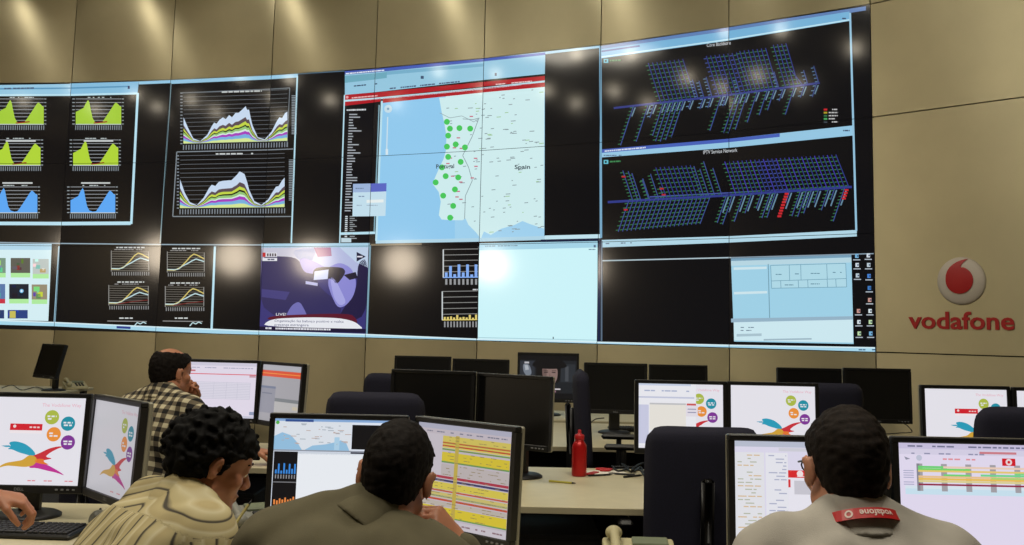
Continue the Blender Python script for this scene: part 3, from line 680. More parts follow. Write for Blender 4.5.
# ------------------------------------------------------------ monitors
def content_way(full=True):
    p = Pic(4 / 3 * 0 + .75); BGC = (236, 234, 242)
    p.asp = .75
    p.rect(0, 0, 1, 1, BGC, 0)
    p.text('The Vodafone Way', .62, .065, .34, .05, (236, 176, 192), 2)
    for x, y, c in ((.715, .225, (176, 190, 74)), (.86, .295, (32, 146, 168)), (.745, .42, (240, 148, 60)), (.875, .51, (130, 54, 152))):
        p.circ(x, y, .062, c, 2, 24); p.dashes(x - .04, y - .02, x + .04, .018, (236, 236, 240), 3, 0, 1, .9, .02, .04); p.dashes(x - .035, y + .01, x + .035, .018, (236, 236, 240), 3, 0, 2, .9, .02, .04)
    # the splash
    p.soft = True
    p.poly([(.36, .52), (.42, .505), (.50, .53), (.56, .58), (.605, .64), (.60, .69), (.54, .66), (.46, .635), (.40, .60), (.355, .60), (.39, .57)], (44, 160, 190), 2)
    p.poly([(.30, .56), (.37, .555), (.40, .575), (.34, .575)], (44, 160, 190), 2)
    p.poly([(.56, .68), (.63, .645), (.72, .58), (.80, .555), (.84, .56), (.79, .585), (.73, .63), (.69, .68), (.76, .695), (.70, .715), (.62, .73)], (206, 50, 60), 3)
    p.poly([(.27, .83), (.35, .755), (.44, .735), (.50, .72), (.55, .66), (.60, .67), (.63, .72), (.60, .78), (.53, .80), (.44, .79), (.36, .785)], (214, 166, 60), 4)
    p.poly([(.62, .70), (.69, .705), (.68, .735), (.74, .77), (.66, .76), (.60, .74)], (230, 120, 50), 4)
    p.poly([(.57, .75), (.64, .735), (.72, .77), (.78, .81), (.83, .845), (.88, .89), (.80, .855), (.72, .835), (.62, .805), (.56, .81)], (196, 50, 150), 3)
    p.soft = False
    for x in (.56, .70, .88): p.dashes(x, .945, x + .07, .012, (226, 130, 140), 2, 0, 3, .9, .015, .04)
    return p
def red_banner(p, x0=.36, y0=.305, x1=.64):
    p.rect(x0, y0, x1, y0 + .075, (214, 34, 48), 3); p.circ(x0 + .04, y0 + .03, .014, (240, 220, 220), 4, 10); p.dashes(x0 + .17, y0 + .03, x1 - .02, .018, (240, 210, 210), 4, 0, 1, .9, .02, .03); p.rect(x0, y0 + .08, x1, y0 + .11, (246, 236, 240), 3)
def c_banner():
    p = content_way(); red_banner(p); return p
def c_windowed():
    p = content_way(); p.rect(0, 0, .68, .96, (240, 240, 246), 5); p.rect(0, 0, .62, .03, (206, 216, 236), 6); p.dashes(.03, .10, .6, .02, (170, 180, 210), 6, 0, 1, .5, .02, .08); p.rect(0, .2, .66, .225, (200, 204, 226), 6)
    p.rect(.0, .33, .12, .93, (206, 208, 232), 6); p.rect(.13, .30, .56, .72, (236, 232, 224), 7); p.rect(.13, .30, .56, .325, (196, 196, 200), 8); p.rect(.56, .33, .70, .50, (232, 226, 236), 7); p.rect(.57, .30, .68, .33, (210, 90, 90), 8)
    p.dashes(.58, .38, .68, .015, (150, 150, 180), 8, 0, 2); p.dashes(.58, .43, .68, .015, (150, 150, 180), 8, 0, 3); p.poly([(.68, .66), (.74, .59), (.78, .585), (.74, .63)], (206, 50, 60), 6); p.rect(.56, .72, .6, .76, (30, 30, 34), 8)
    return p
def c_plain_way(): return content_way()
def c_table():
    p = Pic(); p.asp = .75; p.rect(0, 0, 1, 1, (232, 224, 240), 0); p.rect(0, 0, 1, .06, (214, 210, 228), 1); p.dashes(.03, .09, .95, .015, (170, 170, 196), 2, 0, 1, .6, .02, .07); p.rect(0, .205, 1, .22, (226, 90, 106), 2); p.rect(0, .14, .12, .17, (206, 120, 130), 2)
    p.rect(.9, .22, .99, .26, (206, 160, 172), 2); p.rect(.0, .37, .14, .40, (200, 150, 164), 2); p.rect(.10, .36, .92, .66, (226, 222, 236), 1)
    for k in range(11): p.line((.10, .36 + k * .03), (.92, .36 + k * .03), .004, (196, 194, 212), 2)
    for x in (.1, .4, .58, .74, .92): p.line((x, .36), (x, .66), .004, (196, 194, 212), 2)
    p.dashes(.0, .57, .14, .02, (214, 130, 140), 2, 0, 3, .9, .02, .05); p.rect(.93, .88, 1, .94, (150, 160, 190), 2); p.rect(0, .96, 1, 1, (206, 206, 224), 2); return p
def c_orange():
    p = Pic(); p.asp = .75; p.rect(0, 0, 1, 1, (168, 166, 172), 0); p.rect(0, .10, 1, .21, (224, 84, 52), 1); p.rect(0, .145, 1, .16, (240, 150, 70), 2); p.rect(0, 0, 1, .09, (178, 178, 186), 1); p.rect(0, .40, .38, .86, (150, 150, 162), 1); p.rect(0, .38, .38, .42, (120, 128, 150), 2); p.rect(.38, .58, .98, .64, (128, 132, 136), 2); p.rect(.38, .64, .98, .97, (186, 184, 184), 2); p.rect(.84, .7, .97, .76, (200, 190, 170), 3); p.dashes(.04, .5, .3, .02, (120, 124, 140), 3, 0, 2); return p
def c_mini():
    p = Pic(); p.asp = .75; p.rect(0, 0, 1, 1, (228, 236, 250), 0); p.rect(0, 0, 1, .025, (140, 176, 222), 1); p.rect(.08, .005, .3, .03, (52, 84, 150), 2)
    p.rect(0, .025, .60, .315, (226, 232, 240), 1); p.poly([(0, .18), (.06, .14), (.13, .17), (.18, .24), (.22, .315), (0, .315)], (152, 196, 228), 2); p.poly([(.24, .315), (.3, .27), (.4, .255), (.48, .23), (.52, .21), (.56, .23), (.59, .315)], (152, 196, 228), 2); p.rect(.47, .18, .51, .31, (176, 212, 236), 3)
    rr = random.Random(3)
    for k in range(34):
        x, y = rr.uniform(.05, .56), rr.uniform(.04, .25); p.rect(x, y, x + rr.uniform(.01, .05), y + .008, (196, 176, 170) if k % 2 else (170, 180, 190), 3)
    p.circ(.02, .04, .015, (90, 180, 80), 3, 8); p.rect(.605, .05, .925, .30, (14, 14, 18), 2); p.rect(.935, .05, 1, .30, (20, 22, 28), 2); p.rect(0, .315, 1, .33, (150, 156, 170), 2); p.rect(.6, .33, 1, .345, (40, 42, 60), 2)
    p.rect(.005, .335, .19, .96, (12, 12, 18), 2); p.rect(.19, .35, 1, .95, (240, 244, 250), 1); p.rect(.19, .335, 1, .36, (206, 214, 226), 1)
    for k, h in enumerate((.04, .1, .03, .105, .04, .1, .05, .1)): p.rect(.02 + k * .021, .56 - h, .033 + k * .021, .56, (60, 140, 226), 3); p.rect(.022 + k * .021, .57, .03 + k * .021, .61, (150, 150, 154), 3)
    for k, h in enumerate((.05, .04, .06, .05, .07, .05, .06, .08)): p.rect(.02 + k * .021, .87 - h, .033 + k * .021, .87, (236, 140, 70), 3); p.rect(.022 + k * .021, .88, .03 + k * .021, .92, (150, 150, 154), 3)
    p.rect(.01, .64, .19, .65, (120, 120, 124), 3); p.rect(0, .96, 1, 1, (190, 206, 230), 2); return p
def c_rows():
    p = Pic(); p.asp = .75; p.rect(0, 0, 1, 1, (206, 196, 206), 0); p.rect(0, 0, 1, .05, (186, 186, 206), 1); p.dashes(.1, .07, .95, .012, (130, 130, 150), 2, 0, 4, .6, .01, .04)
    rows = [(.11, .17, (222, 204, 100)), (.17, .185, (196, 110, 60)), (.185, .20, (222, 204, 100)), (.20, .215, (206, 84, 50)), (.215, .23, (228, 210, 110)), (.235, .25, (120, 160, 80)), (.27, .36, (226, 204, 58)), (.36, .375, (110, 160, 90)), (.39, .50, (200, 190, 190)), (.505, .53, (180, 54, 76)), (.54, .56, (60, 60, 110)), (.57, .64, (226, 208, 84)), (.645, .66, (206, 90, 60)), (.67, .72, (216, 200, 120)), (.70, .715, (120, 150, 130)), (.73, .75, (206, 80, 56)), (.76, .80, (200, 190, 180)), (.81, .90, (228, 206, 56)), (.90, .912, (110, 160, 90))]
    for y0, y1, c in rows: p.rect(.28 if y0 < .4 else .0, y0, .985, y1, c, 1)
    p.rect(.0, .1, .28, .5, (212, 204, 214), 1)
    for k in range(26): p.dashes(.3 if k < 12 else .05, .115 + k * .031, .96, .006, (150, 132, 90), 2, 0, k, .35, .01, .05)
    p.rect(.42, .1, .46, .92, (204, 180, 80), 1.5); p.rect(0, .93, 1, 1, (216, 208, 218), 1); p.dashes(.1, .955, .95, .015, (150, 120, 130), 2, 0, 4, .4, .01, .04); return p
def c_popup():
    p = Pic(); p.asp = .75; p.rect(0, 0, 1, 1, (226, 222, 242), 0); p.rect(0, 0, 1, .05, (190, 196, 214), 1); p.rect(.3, .055, .95, .085, (212, 212, 222), 2); p.dashes(.05, .02, .5, .015, (130, 140, 170), 2, 0, 1); p.rect(.5, .02, .7, .035, (220, 150, 140), 3)
    p.rect(0, .1, .2, .94, (232, 232, 238), 1); p.rect(.21, .1, .36, .94, (236, 236, 244), 1)
    for k in range(26): p.dashes(.02, .12 + k * .03, .18, .010, (186, 190, 170) if k % 3 else (220, 190, 150), 2, 0, k, .6, .02, .06); p.dashes(.23, .12 + k * .03, .35, .010, (176, 180, 206), 2, 0, k + 9, .5, .02, .06)
    p.rect(.36, .25, .97, .82, (238, 236, 246), 3); p.rect(.36, .25, .97, .315, (222, 44, 48), 4); p.circ(.44, .28, .022, (246, 230, 230), 5, 12); p.rect(.42, .30, .5, .307, (246, 220, 220), 5); p.dashes(.62, .285, .85, .015, (246, 210, 210), 5, 0, 1, .9, .02, .04)
    p.rect(.40, .34, .93, .46, (206, 204, 214), 4); p.rect(.36, .79, .97, .80, (206, 60, 70), 4); p.rect(.36, .33, .375, .40, (222, 60, 64), 4); p.rect(0, .87, .2, .90, (236, 190, 120), 3); p.rect(0, .92, .2, .95, (230, 180, 120), 3); p.rect(0, .96, 1, 1, (200, 206, 224), 2); return p
def c_gantt():
    p = Pic(); p.asp = .75; p.rect(0, 0, 1, 1, (232, 224, 246), 0); p.rect(0, 0, 1, .05, (206, 198, 228), 1); p.rect(0, .05, 1, .10, (220, 214, 236), 1); p.dashes(.03, .02, .95, .014, (120, 120, 150), 2, 0, 1, .6, .02, .06); p.rect(.55, .065, .8, .085, (210, 130, 140), 2); p.dashes(.03, .085, .6, .012, (150, 150, 180), 2, 0, 2, .5, .02, .05)
    p.rect(.70, .12, .79, .185, (214, 30, 44), 3); p.circ(.745, .152, .022, (240, 222, 224), 4, 14); p.circ(.745, .152, .01, (214, 30, 44), 5, 10); p.dashes(.3, .13, .52, .014, (232, 150, 160), 2, 0, 3, .8, .02, .05); p.circ(.14, .13, .02, (196, 200, 220), 2, 12); p.poly([(.04, .12), (.08, .14), (.05, .15)], (150, 150, 170), 2)
    Y0 = .18
    for k in range(5): x = .12 + k * .165; p.rect(x, Y0, x + .04, Y0 + .24, (168, 164, 170), 2)
    p.rect(.12, Y0, .14, Y0 + .24, (140, 140, 150), 3)
    for x0, y0, x1, c in ((.13, .20, .30, (112, 216, 120)), (.13, .22, .48, (120, 220, 110)), (.3, .20, .9, (240, 210, 190)), (.13, .235, .9, (236, 206, 120)), (.30, .27, .48, (120, 216, 120)), (.55, .265, .9, (120, 220, 150)), (.13, .285, .9, (240, 200, 150)), (.13, .305, .9, (240, 196, 90)), (.62, .29, .86, (160, 220, 120)), (.78, .245, .9, (120, 220, 140)), (.13, .325, .9, (228, 216, 150))): p.rect(x0, y0, x1, y0 + .018, c, 4)
    p.rect(.13, .355, .9, .37, (150, 40, 70), 4); p.rect(.04, .40, .9, .45, (206, 232, 246), 1.5); p.rect(.04, .375, .9, .40, (222, 236, 246), 1.5)
    for k in range(9): p.dashes(.03, .20 + k * .02, .1, .008, (176, 176, 206), 2, 0, k)
    return p
def dim(p, k):
    p.p = [(q, l, tuple(v * k for v in c)) for q, l, c in p.p]; return p
def c_film():
    p = Pic(); p.asp = .75; p.soft = True; p.rect(0, 0, 1, 1, (14, 14, 18), 0); p.rect(0, .12, 1, .88, (30, 33, 38), 1); p.rect(.0, .14, .26, .7, (46, 50, 58), 2); p.poly([(.05, .2), (.17, .22), (.22, .45), (.12, .5), (.06, .38)], (120, 128, 140), 3); p.poly([(.08, .24), (.14, .24), (.16, .34), (.1, .36)], (176, 182, 190), 4); p.rect(.72, .2, .98, .62, (44, 48, 54), 2); p.rect(.8, .25, .86, .6, (70, 74, 80), 3)
    hair = [(.36, .66), (.33, .45), (.34, .28), (.42, .17), (.54, .13), (.66, .17), (.72, .3), (.72, .5), (.69, .68)]
    p.poly(hair, (18, 16, 18), 4)
    face = [(.43, .34), (.47, .29), (.56, .27), (.64, .30), (.675, .40), (.67, .55), (.63, .68), (.57, .745), (.51, .72), (.455, .62), (.43, .48)]
    p.poly(face, (138, 114, 108), 5); p.poly([(.43, .36), (.50, .31), (.50, .69), (.455, .62), (.43, .48)], (112, 90, 86), 6)
    p.poly([(.25, .30), (.35, .16), (.54, .10), (.72, .16), (.84, .31), (.72, .36), (.54, .37), (.36, .36)], (16, 15, 18), 7)
    p.poly([(.46, .43), (.52, .425), (.52, .445), (.46, .45)], (40, 30, 32), 7); p.poly([(.58, .425), (.64, .43), (.64, .45), (.58, .445)], (40, 30, 32), 7); p.poly([(.45, .40), (.52, .395), (.52, .405), (.45, .41)], (60, 44, 40), 7); p.poly([(.58, .395), (.65, .40), (.65, .41), (.58, .405)], (60, 44, 40), 7)
    p.poly([(.545, .45), (.575, .54), (.535, .545)], (126, 98, 92), 7); p.poly([(.515, .615), (.55, .60), (.60, .61), (.56, .645)], (140, 60, 62), 7)
    p.poly([(.40, .88), (.44, .76), (.52, .74), (.58, .76), (.66, .72), (.76, .88)], (34, 30, 34), 5); p.p = [([(.53 + (x - .55) * 1.12, .41 + (y - .45) * 1.12) for x, y in q], l, c) if l in (4, 5, 6, 7) and l != 3 and q[0][0] > .2 and not (.78 < q[0][0] and l == 3) else (q, l, c) for q, l, c in p.p]; p.rect(.50, .70, .62, .73, (190, 180, 184), 8); p.rect(.50, .77, .72, .80, (210, 204, 208), 8); p.rect(.52, .82, .64, .86, (150, 110, 130), 8); p.rect(.08, .16, .16, .2, (190, 190, 196), 8); return p

MW, MH, BZ, VW, VH = .443, .352, .0175, .408, .306
def monitor(px, py, D, yaw, label, pic=None, desk_z=DZ, tilt=5, scale=1.0, group='desk monitors', badge=True, name='monitor', side=None, stand=True):
    """px, py, D: where the middle of the top edge of the frame is; yaw in degrees (positive turns the picture to the left of the hall)"""
    P = at(px, py, D); r_ = empty(name, (P.x, P.y, desk_z), math.radians(-yaw), label, 'monitor', group); r_.scale = (1, 1, 1)
    sc_ = scale; top = P.z - desk_z; cz = top - MH * sc_ / 2; R = Matrix.Rotation(math.radians(-tilt), 4, 'X'); T = Matrix.Translation((0, 0, cz)) @ R @ Matrix.Scale(sc_, 4)
    def fin(o): o.matrix_local = T; return o
    iz = MH / 2 - BZ - VH / 2      # screen centre height relative to frame centre
    b = MB(); d0, d1 = -.004, .022
    b.box((0, (d0 + d1) / 2, MH / 2 - BZ / 2), (MW, d1 - d0, BZ), None, .003); bb = MH - BZ - VH; b.box((0, (d0 + d1) / 2, -MH / 2 + bb / 2), (MW, d1 - d0, bb), None, .003)
    for sx in (-1, 1): b.box((sx * (MW / 2 - BZ / 2), (d0 + d1) / 2, iz), (BZ, d1 - d0, VH), None, .0)
    fin(b.build('bezel', M_black, r_))
    c = MB(); c.box((0, .030, 0), (MW, .018, MH), None, .005); c.box((0, .050, 0), (MW * .8, .024, MH * .75), None, .008)
    fin(c.build('casing', side or M_silver, r_))
    if pic is not None:
        fin(pic_mesh('screen', [(q, l, col) for q, l, col in pic.p], lambda p, l: ((p[0] - .5) * VW, .002 - .0003 * l, iz + VH / 2 - p[1] * VH), M_mon_scr, r_))
    else:
        fin(MB().box((0, .006, iz), (VW, .008, VH)).build('screen', M_off, r_))
    for k in range(4 if badge else 0): fin(MB().box((MW / 2 - .03 - k * .02, -.005, -MH / 2 + bb / 2), (.010, .004, .006), None, .001).build('button', M_button, r_))
    if badge:
        tr, tw, th = text_tris('DELL', True); t = MB()
        for q in tr: t.add([((p[0] / tw - .5) * .034, -.0046, -MH / 2 + bb / 2 - .005 + p[1] / th * .010) for p in q], [(0, 1, 2)])
        fin(t.build('badge', M_button, r_))
    if stand:
        MB().box((0, .085, cz * .55 + .01), (.075, .04, cz * 1.1), None, .008).build('stand_neck', M_black, r_)
        MB().lathe([(.115, 0), (.115, .008), (.10, .016), (.05, .022)], 28, (0, .07, 0)).build('stand_base', M_dark, r_, True)
    return r_
# left pair
monitor(28, 392.5, 3.76, -1.5, 'bright monitor cut by the left frame edge, colourful splash page with red banner', c_banner())
monitor(115, 398, 3.58, 49, 'bright monitor turned sideways at left, splash page without banner', dim(c_plain_way(), .8), tilt=3)
# pair of the man in the olive shirt
monitor(339, 414.3, 3.34, 0, 'bright monitor with small map and bar charts before man in olive shirt', c_mini(), tilt=3)
monitor(462, 421, 3.2, 43, 'bright monitor with yellow striped table right of man in olive shirt', dim(c_rows(), .93), tilt=3)
# pair of the man with the lanyard
monitor(809, 436, 2.89, 0, 'bright monitor with red headed popup window before man with red lanyard', c_popup(), tilt=3)
monitor(973, 438, 2.89, 0, 'bright monitor with green and yellow bars right of man with red lanyard', c_gantt(), tilt=3)
# second row, bright
monitor(681, 380.5, 5.05, 0, 'bright monitor with overlapping windows and four coloured circles behind big navy chair', c_windowed(), tilt=2)
monitor(773, 382.3, 5.05, 0, 'bright monitor with splash page and no banner, right beside the overlapping windows one', c_plain_way(), tilt=2)
monitor(966, 385.6, 5.05, -3, 'bright monitor at far right with splash page and small red banner', c_banner(), tilt=2)
monitor(1058.5, 388, 5.05, -1, 'bright monitor cut by the right frame edge', c_plain_way(), tilt=2)
# second row, dark
monitor(432.5, 370.2, 5.2, 16, 'switched off black monitor facing front, left of the two big black ones', None, tilt=2)
monitor(512.5, 374.6, 5.05, 36, 'switched off black monitor turned left, beside the red bottle desk end', None, tilt=2)
# plaid man's pair
monitor(222, 359.5, 5.9, 6, 'bright monitor with white table page before man in checked shirt', c_table(), tilt=3)
monitor(281, 362.4, 5.72, 47, 'grey screen monitor with orange stripes turned left, right of checked shirt man', c_orange(), tilt=3)
# third row
monitor(616, 363, 7.3, 0, 'switched off black monitor on stand with keyboard before it, left of bright monitors', None, tilt=3, side=M_dark)
monitor(678.5, 364.8, 7.9, 0, 'switched off black monitor half hidden above the overlapping windows monitor', None, tilt=2, side=M_dark)
monitor(811, 368, 6.9, 0, 'switched off black monitor below table window, left one of far right pair', None, tilt=2, side=M_dark)
monitor(877.5, 368.3, 6.75, -2, 'switched off black monitor with buttons, right one of far right pair', None, tilt=2)
# back row
monitor(548.5, 352.8, 8.7, 0, 'monitor in the back row playing a film with a woman in a hat', c_film(), tilt=2, scale=1.16, side=M_dark)
monitor(423, 356, 8.7, 0, 'switched off black monitor in the back row, left of two above the big black ones', None, tilt=2, scale=1.07, side=M_dark)
monitor(481, 359, 8.65, 3, 'switched off black monitor in the back row, second from left above big black ones', None, tilt=2, scale=1.07, side=M_dark)
monitor(50, 343.5, 10.4, 38, 'small black monitor on the far left desk by the wall', None, tilt=14, scale=.98, side=M_dark)

# ------------------------------------------------------------ chairs
def pillow(Wd, Hd, Td, bend=0.0, nx=16, nz=18, ex=10):
    """closed cushion standing in the xz plane, bent forward at its sides"""
    vs = []; fs = []; idx = {}
    for side in (0, 1):
        for i in range(nx + 1):
            for j in range(nz + 1):
                u, v = 2 * i / nx - 1, 2 * j / nz - 1
                mg = max(abs(u), abs(v))
                if mg == 1 and side == 1: idx[(1, i, j)] = idx[(0, i, j)]; continue
                k = 1 - .10 * abs(u * v) ** 7
                t = Td / 2 * max(0, 1 - mg ** ex) ** .5
                x, z = u * Wd / 2 * k, v * Hd / 2 * k
                idx[(side, i, j)] = len(vs); vs.append(Vector((x, (t if side == 0 else -t) + bend * (2 * x / Wd) ** 2, z)))
    for side in (0, 1):
        for i in range(nx):
            for j in range(nz):
                q = [idx[(side, i, j)], idx[(side, i + 1, j)], idx[(side, i + 1, j + 1)], idx[(side, i, j + 1)]]
                fs.append(tuple(q[::-1]) if side == 0 else tuple(q))
    return vs, fs
def make_chair():
    r_ = empty('office_chair', (0, 0, 0), 0, 'x', 'chair', 'navy office chairs')
    vs, fs = pillow(.46, .56, .075, .035); b = MB(); R = Matrix.Rotation(math.radians(3.5), 3, 'X')
    b.add([R @ v + Vector((0, -.235, .80)) for v in vs], fs).build('backrest', M_navy, r_, True)
    vs, fs = pillow(.48, .46, .09, 0); R = Matrix.Rotation(PI / 2, 3, 'X')
    MB().add([R @ v + Vector((0, 0, .455)) for v in vs], fs).build('seat', M_navy, r_, True)
    MB().tube([(0, -.05, .395), (0, -.24, .40), (0, -.285, .46), (0, -.29, .62), (0, -.287, .86)], [.022, .024, .026, .024, .022], 10).box((0, -.30, .74), (.05, .035, .30), Matrix.Rotation(math.radians(3.5), 3, 'X'), .012).build('back_stem', M_black, r_, True)
    for sx in (-1, 1):
        MB().tube([(sx * .16, 0, .40), (sx * .27, 0, .40), (sx * .285, 0, .46), (sx * .285, 0, .66)], .016, 8).box((sx * .285, .02, .675), (.06, .25, .03), None, .012).build('armrest', M_black, r_)
    MB().lathe([(.03, .09), (.03, .25), (.022, .25), (.022, .40), (.09, .405), (.09, .415)], 14).build('column', M_black, r_)
    bs = MB().lathe([(.05, .07), (.05, .11)], 14)
    for k in range(5):
        t = 2 * PI * k / 5 + .3; bs.tube([(0, 0, .095), (.3 * math.cos(t), .3 * math.sin(t), .07)], [.022, .014], 8)
    bo = bs.build('star_base', M_black, r_)
    for k in range(5):
        t = 2 * PI * k / 5 + .3; MB().lathe([(.028, -.02), (.03, -.012), (.03, .012), (.028, .02)], 14, (.3 * math.cos(t), .3 * math.sin(t), .03), Matrix.Rotation(t, 3, 'Z') @ Matrix.Rotation(PI / 2, 3, 'X')).build('castor', M_dark, bo)
    return r_
CH0 = make_chair(); used = []
def chair(x, y, rz, label, dz=0.0):
    o = CH0 if not used else copy_tree(CH0); used.append(1)
    o.location = (x, y, 0); o.rotation_euler = (0, 0, math.radians(rz)); o['label'] = label
    if dz:   # the back and seat raised on the gas column
        for ch in o.children:
            k = ch.name.split('.')[0]
            if k in ('backrest', 'seat', 'back_stem', 'armrest'): ch.location.z += dz
            if k == 'column': ch.scale.z = (.415 + dz) / .415
    return o
def chair_at(px, py, D, rz, label):
    """px, py: middle of the top of the back"""
    P = at(px, py, D); t = math.radians(rz); off = Vector((math.sin(t), -math.cos(t))) * .27
    return chair(P.x - off.x, P.y - off.y, rz, label, P.z - 1.075)
chair_at(706, 428.5, 4.05, 0, 'big navy office chair with black back stem, in front of the overlapping windows monitor')
chair_at(374, 395.5, 4.72, -2, 'navy office chair whose back rises above the map monitor before the olive shirt man')
chair_at(395, 375.5, 7.4, 0, 'navy office chair partly behind the left big black monitor')
chair_at(575, 372, 6.05, -93.5, 'navy office chair seen edge on beside the red bottle and film monitor')
chair_at(829, 385.5, 6.3, 0, 'navy office chair between the splash monitor and the far right black pair')
chair_at(1034, 411, 4.3, 4, 'navy office chair cut by the right frame edge')

# ------------------------------------------------------------ people: one smooth body surface each, clothes and hair as children
class Vol:
    def __init__(s, lo, hi, h):
        s.lo = np.array(lo, float); s.h = h; s.n = np.ceil((np.array(hi) - s.lo) / h).astype(int) + 1; s.d = np.full(s.n, 0.5, np.float32)
    def block(s, lo, hi):
        a = np.clip(np.floor((np.array(lo) - s.lo) / s.h).astype(int), 0, s.n); b = np.clip(np.ceil((np.array(hi) - s.lo) / s.h).astype(int) + 1, 0, s.n)
        if np.any(b <= a): return None, None
        ax = [s.lo[i] + s.h * np.arange(a[i], b[i]) for i in range(3)]
        return (slice(a[0], b[0]), slice(a[1], b[1]), slice(a[2], b[2])), (ax[0][:, None, None], ax[1][None, :, None], ax[2][None, None, :])
    def put(s, fn, lo, hi, k=0.01, sub=False):
        m_ = k + 3 * s.h; sl, X = s.block(np.array(lo) - m_, np.array(hi) + m_)
        if sl is None: return
        p = fn(*X).astype(np.float32); d = s.d[sl]
        if sub: d, p = -d, p
        hh = np.maximum(k - np.abs(d - p), 0) / max(k, 1e-6); r_ = np.minimum(d, p) - hh * hh * k / 4
        s.d[sl] = -r_ if sub else r_
    def ell(s, c, r, R=None, k=0.01, sub=False):
        c = np.array(c, float); R = np.eye(3) if R is None else R; r = np.array(r, float)
        def fn(x, y, z):
            q = [R[0, i] * (x - c[0]) + R[1, i] * (y - c[1]) + R[2, i] * (z - c[2]) for i in range(3)]
            k0 = np.sqrt(sum((q[i] / r[i]) ** 2 for i in range(3))); k1 = np.sqrt(sum((q[i] / r[i] ** 2) ** 2 for i in range(3)))
            return k0 * (k0 - 1) / np.maximum(k1, 1e-6)
        e_ = np.sqrt(((R * r) ** 2).sum(1)); s.put(fn, c - e_, c + e_, k, sub)
    def cone(s, a, b, ra, rb, k=0.01, sub=False):
        a = np.array(a, float); b = np.array(b, float); e_ = b - a; L2 = float(e_ @ e_) + 1e-9
        def fn(x, y, z):
            t = np.clip(((x - a[0]) * e_[0] + (y - a[1]) * e_[1] + (z - a[2]) * e_[2]) / L2, 0, 1)
            return np.sqrt((x - a[0] - t * e_[0]) ** 2 + (y - a[1] - t * e_[1]) ** 2 + (z - a[2] - t * e_[2]) ** 2) - (ra + (rb - ra) * t)
        r_ = max(ra, rb); s.put(fn, np.minimum(a, b) - r_, np.maximum(a, b) + r_, k, sub)
    def cut(s, fn):      # keep where fn < 0
        sl, X = s.block(s.lo, s.lo + s.h * s.n); s.d = np.maximum(s.d, fn(*X).astype(np.float32))
    def wobble(s, amp, wl, seed, n=7):
        r_ = np.random.RandomState(seed); sl, X = s.block(s.lo, s.lo + s.h * (s.n - 1)); acc = 0
        for i in range(n):
            v = r_.normal(size=3); v /= np.linalg.norm(v); f_ = 2 * PI / (wl * r_.uniform(.7, 1.5)); ph = r_.uniform(0, 6.28); w = r_.normal(size=3); w /= np.linalg.norm(w); f2 = 2 * PI / (wl * 2.3)
            acc = acc + np.sin(f_ * (X[0] * v[0] + X[1] * v[1] + X[2] * v[2]) + ph + 1.5 * np.sin(f2 * (X[0] * w[0] + X[1] * w[1] + X[2] * w[2])))
        near = np.abs(s.d) < .05; s.d = np.where(near, s.d + (amp * acc / math.sqrt(n)).astype(np.float32), s.d)
    def mesh(s, name, mt, parent):
        d = s.d; ins = d < 0; n = s.n - 1; cnt = np.zeros(n, np.int8); C8 = [(i, j, k) for i in (0, 1) for j in (0, 1) for k in (0, 1)]
        for i, j, k in C8: cnt += ins[i:i + n[0], j:j + n[1], k:k + n[2]]
        act = np.argwhere((cnt > 0) & (cnt < 8)); idx = np.full(n, -1, np.int32); idx[tuple(act.T)] = np.arange(len(act))
        vals = {c: d[act[:, 0] + c[0], act[:, 1] + c[1], act[:, 2] + c[2]].astype(float) for c in C8}
        P = np.zeros((len(act), 3)); W_ = np.zeros(len(act))
        for c in C8:
            for ax in range(3):
                if c[ax]: continue
                c2 = list(c); c2[ax] = 1; c2 = tuple(c2); a, b = vals[c], vals[c2]; m_ = (a < 0) != (b < 0); t = np.where(m_, a / np.where(m_, a - b, 1), 0)
                pt = np.tile(np.array(c, float), (len(act), 1)); pt[:, ax] = t; P += pt * m_[:, None]; W_ += m_
        P = (P / W_[:, None] + act) * s.h + s.lo
        quads = []
        for ax in range(3):
            u, v = (ax + 1) % 3, (ax + 2) % 3; sh = list(s.n); sh[ax] -= 1
            A = [slice(None)] * 3; B = [slice(None)] * 3; A[ax] = slice(0, -1); B[ax] = slice(1, None)
            e_ = np.argwhere(ins[tuple(A)] != ins[tuple(B)]); e_ = e_[(e_[:, u] > 0) & (e_[:, v] > 0) & (e_[:, u] < n[u]) & (e_[:, v] < n[v])]
            q = []
            for du, dv in ((-1, -1), (0, -1), (0, 0), (-1, 0)):
                f_ = e_.copy(); f_[:, u] += du; f_[:, v] += dv; q.append(idx[tuple(f_.T)])
            q = np.stack(q, 1); fl = ~ins[tuple(e_.T)]; q[fl] = q[fl][:, ::-1]; quads.append(q)
        Q = np.concatenate(quads); Q = Q[(Q >= 0).all(1)]
        me = bpy.data.meshes.new(name); me.vertices.add(len(P)); me.vertices.foreach_set('co', P.ravel()); me.loops.add(Q.size); me.loops.foreach_set('vertex_index', Q.ravel().astype(np.int32))
        me.polygons.add(len(Q)); me.polygons.foreach_set('loop_start', np.arange(0, Q.size, 4, dtype=np.int32)); me.polygons.foreach_set('use_smooth', np.ones(len(Q), bool)); me.update(calc_edges=True); me.validate()
        me.materials.append(mt); o = bpy.data.objects.new(name, me); COL.objects.link(o); o.parent = parent; return o, P

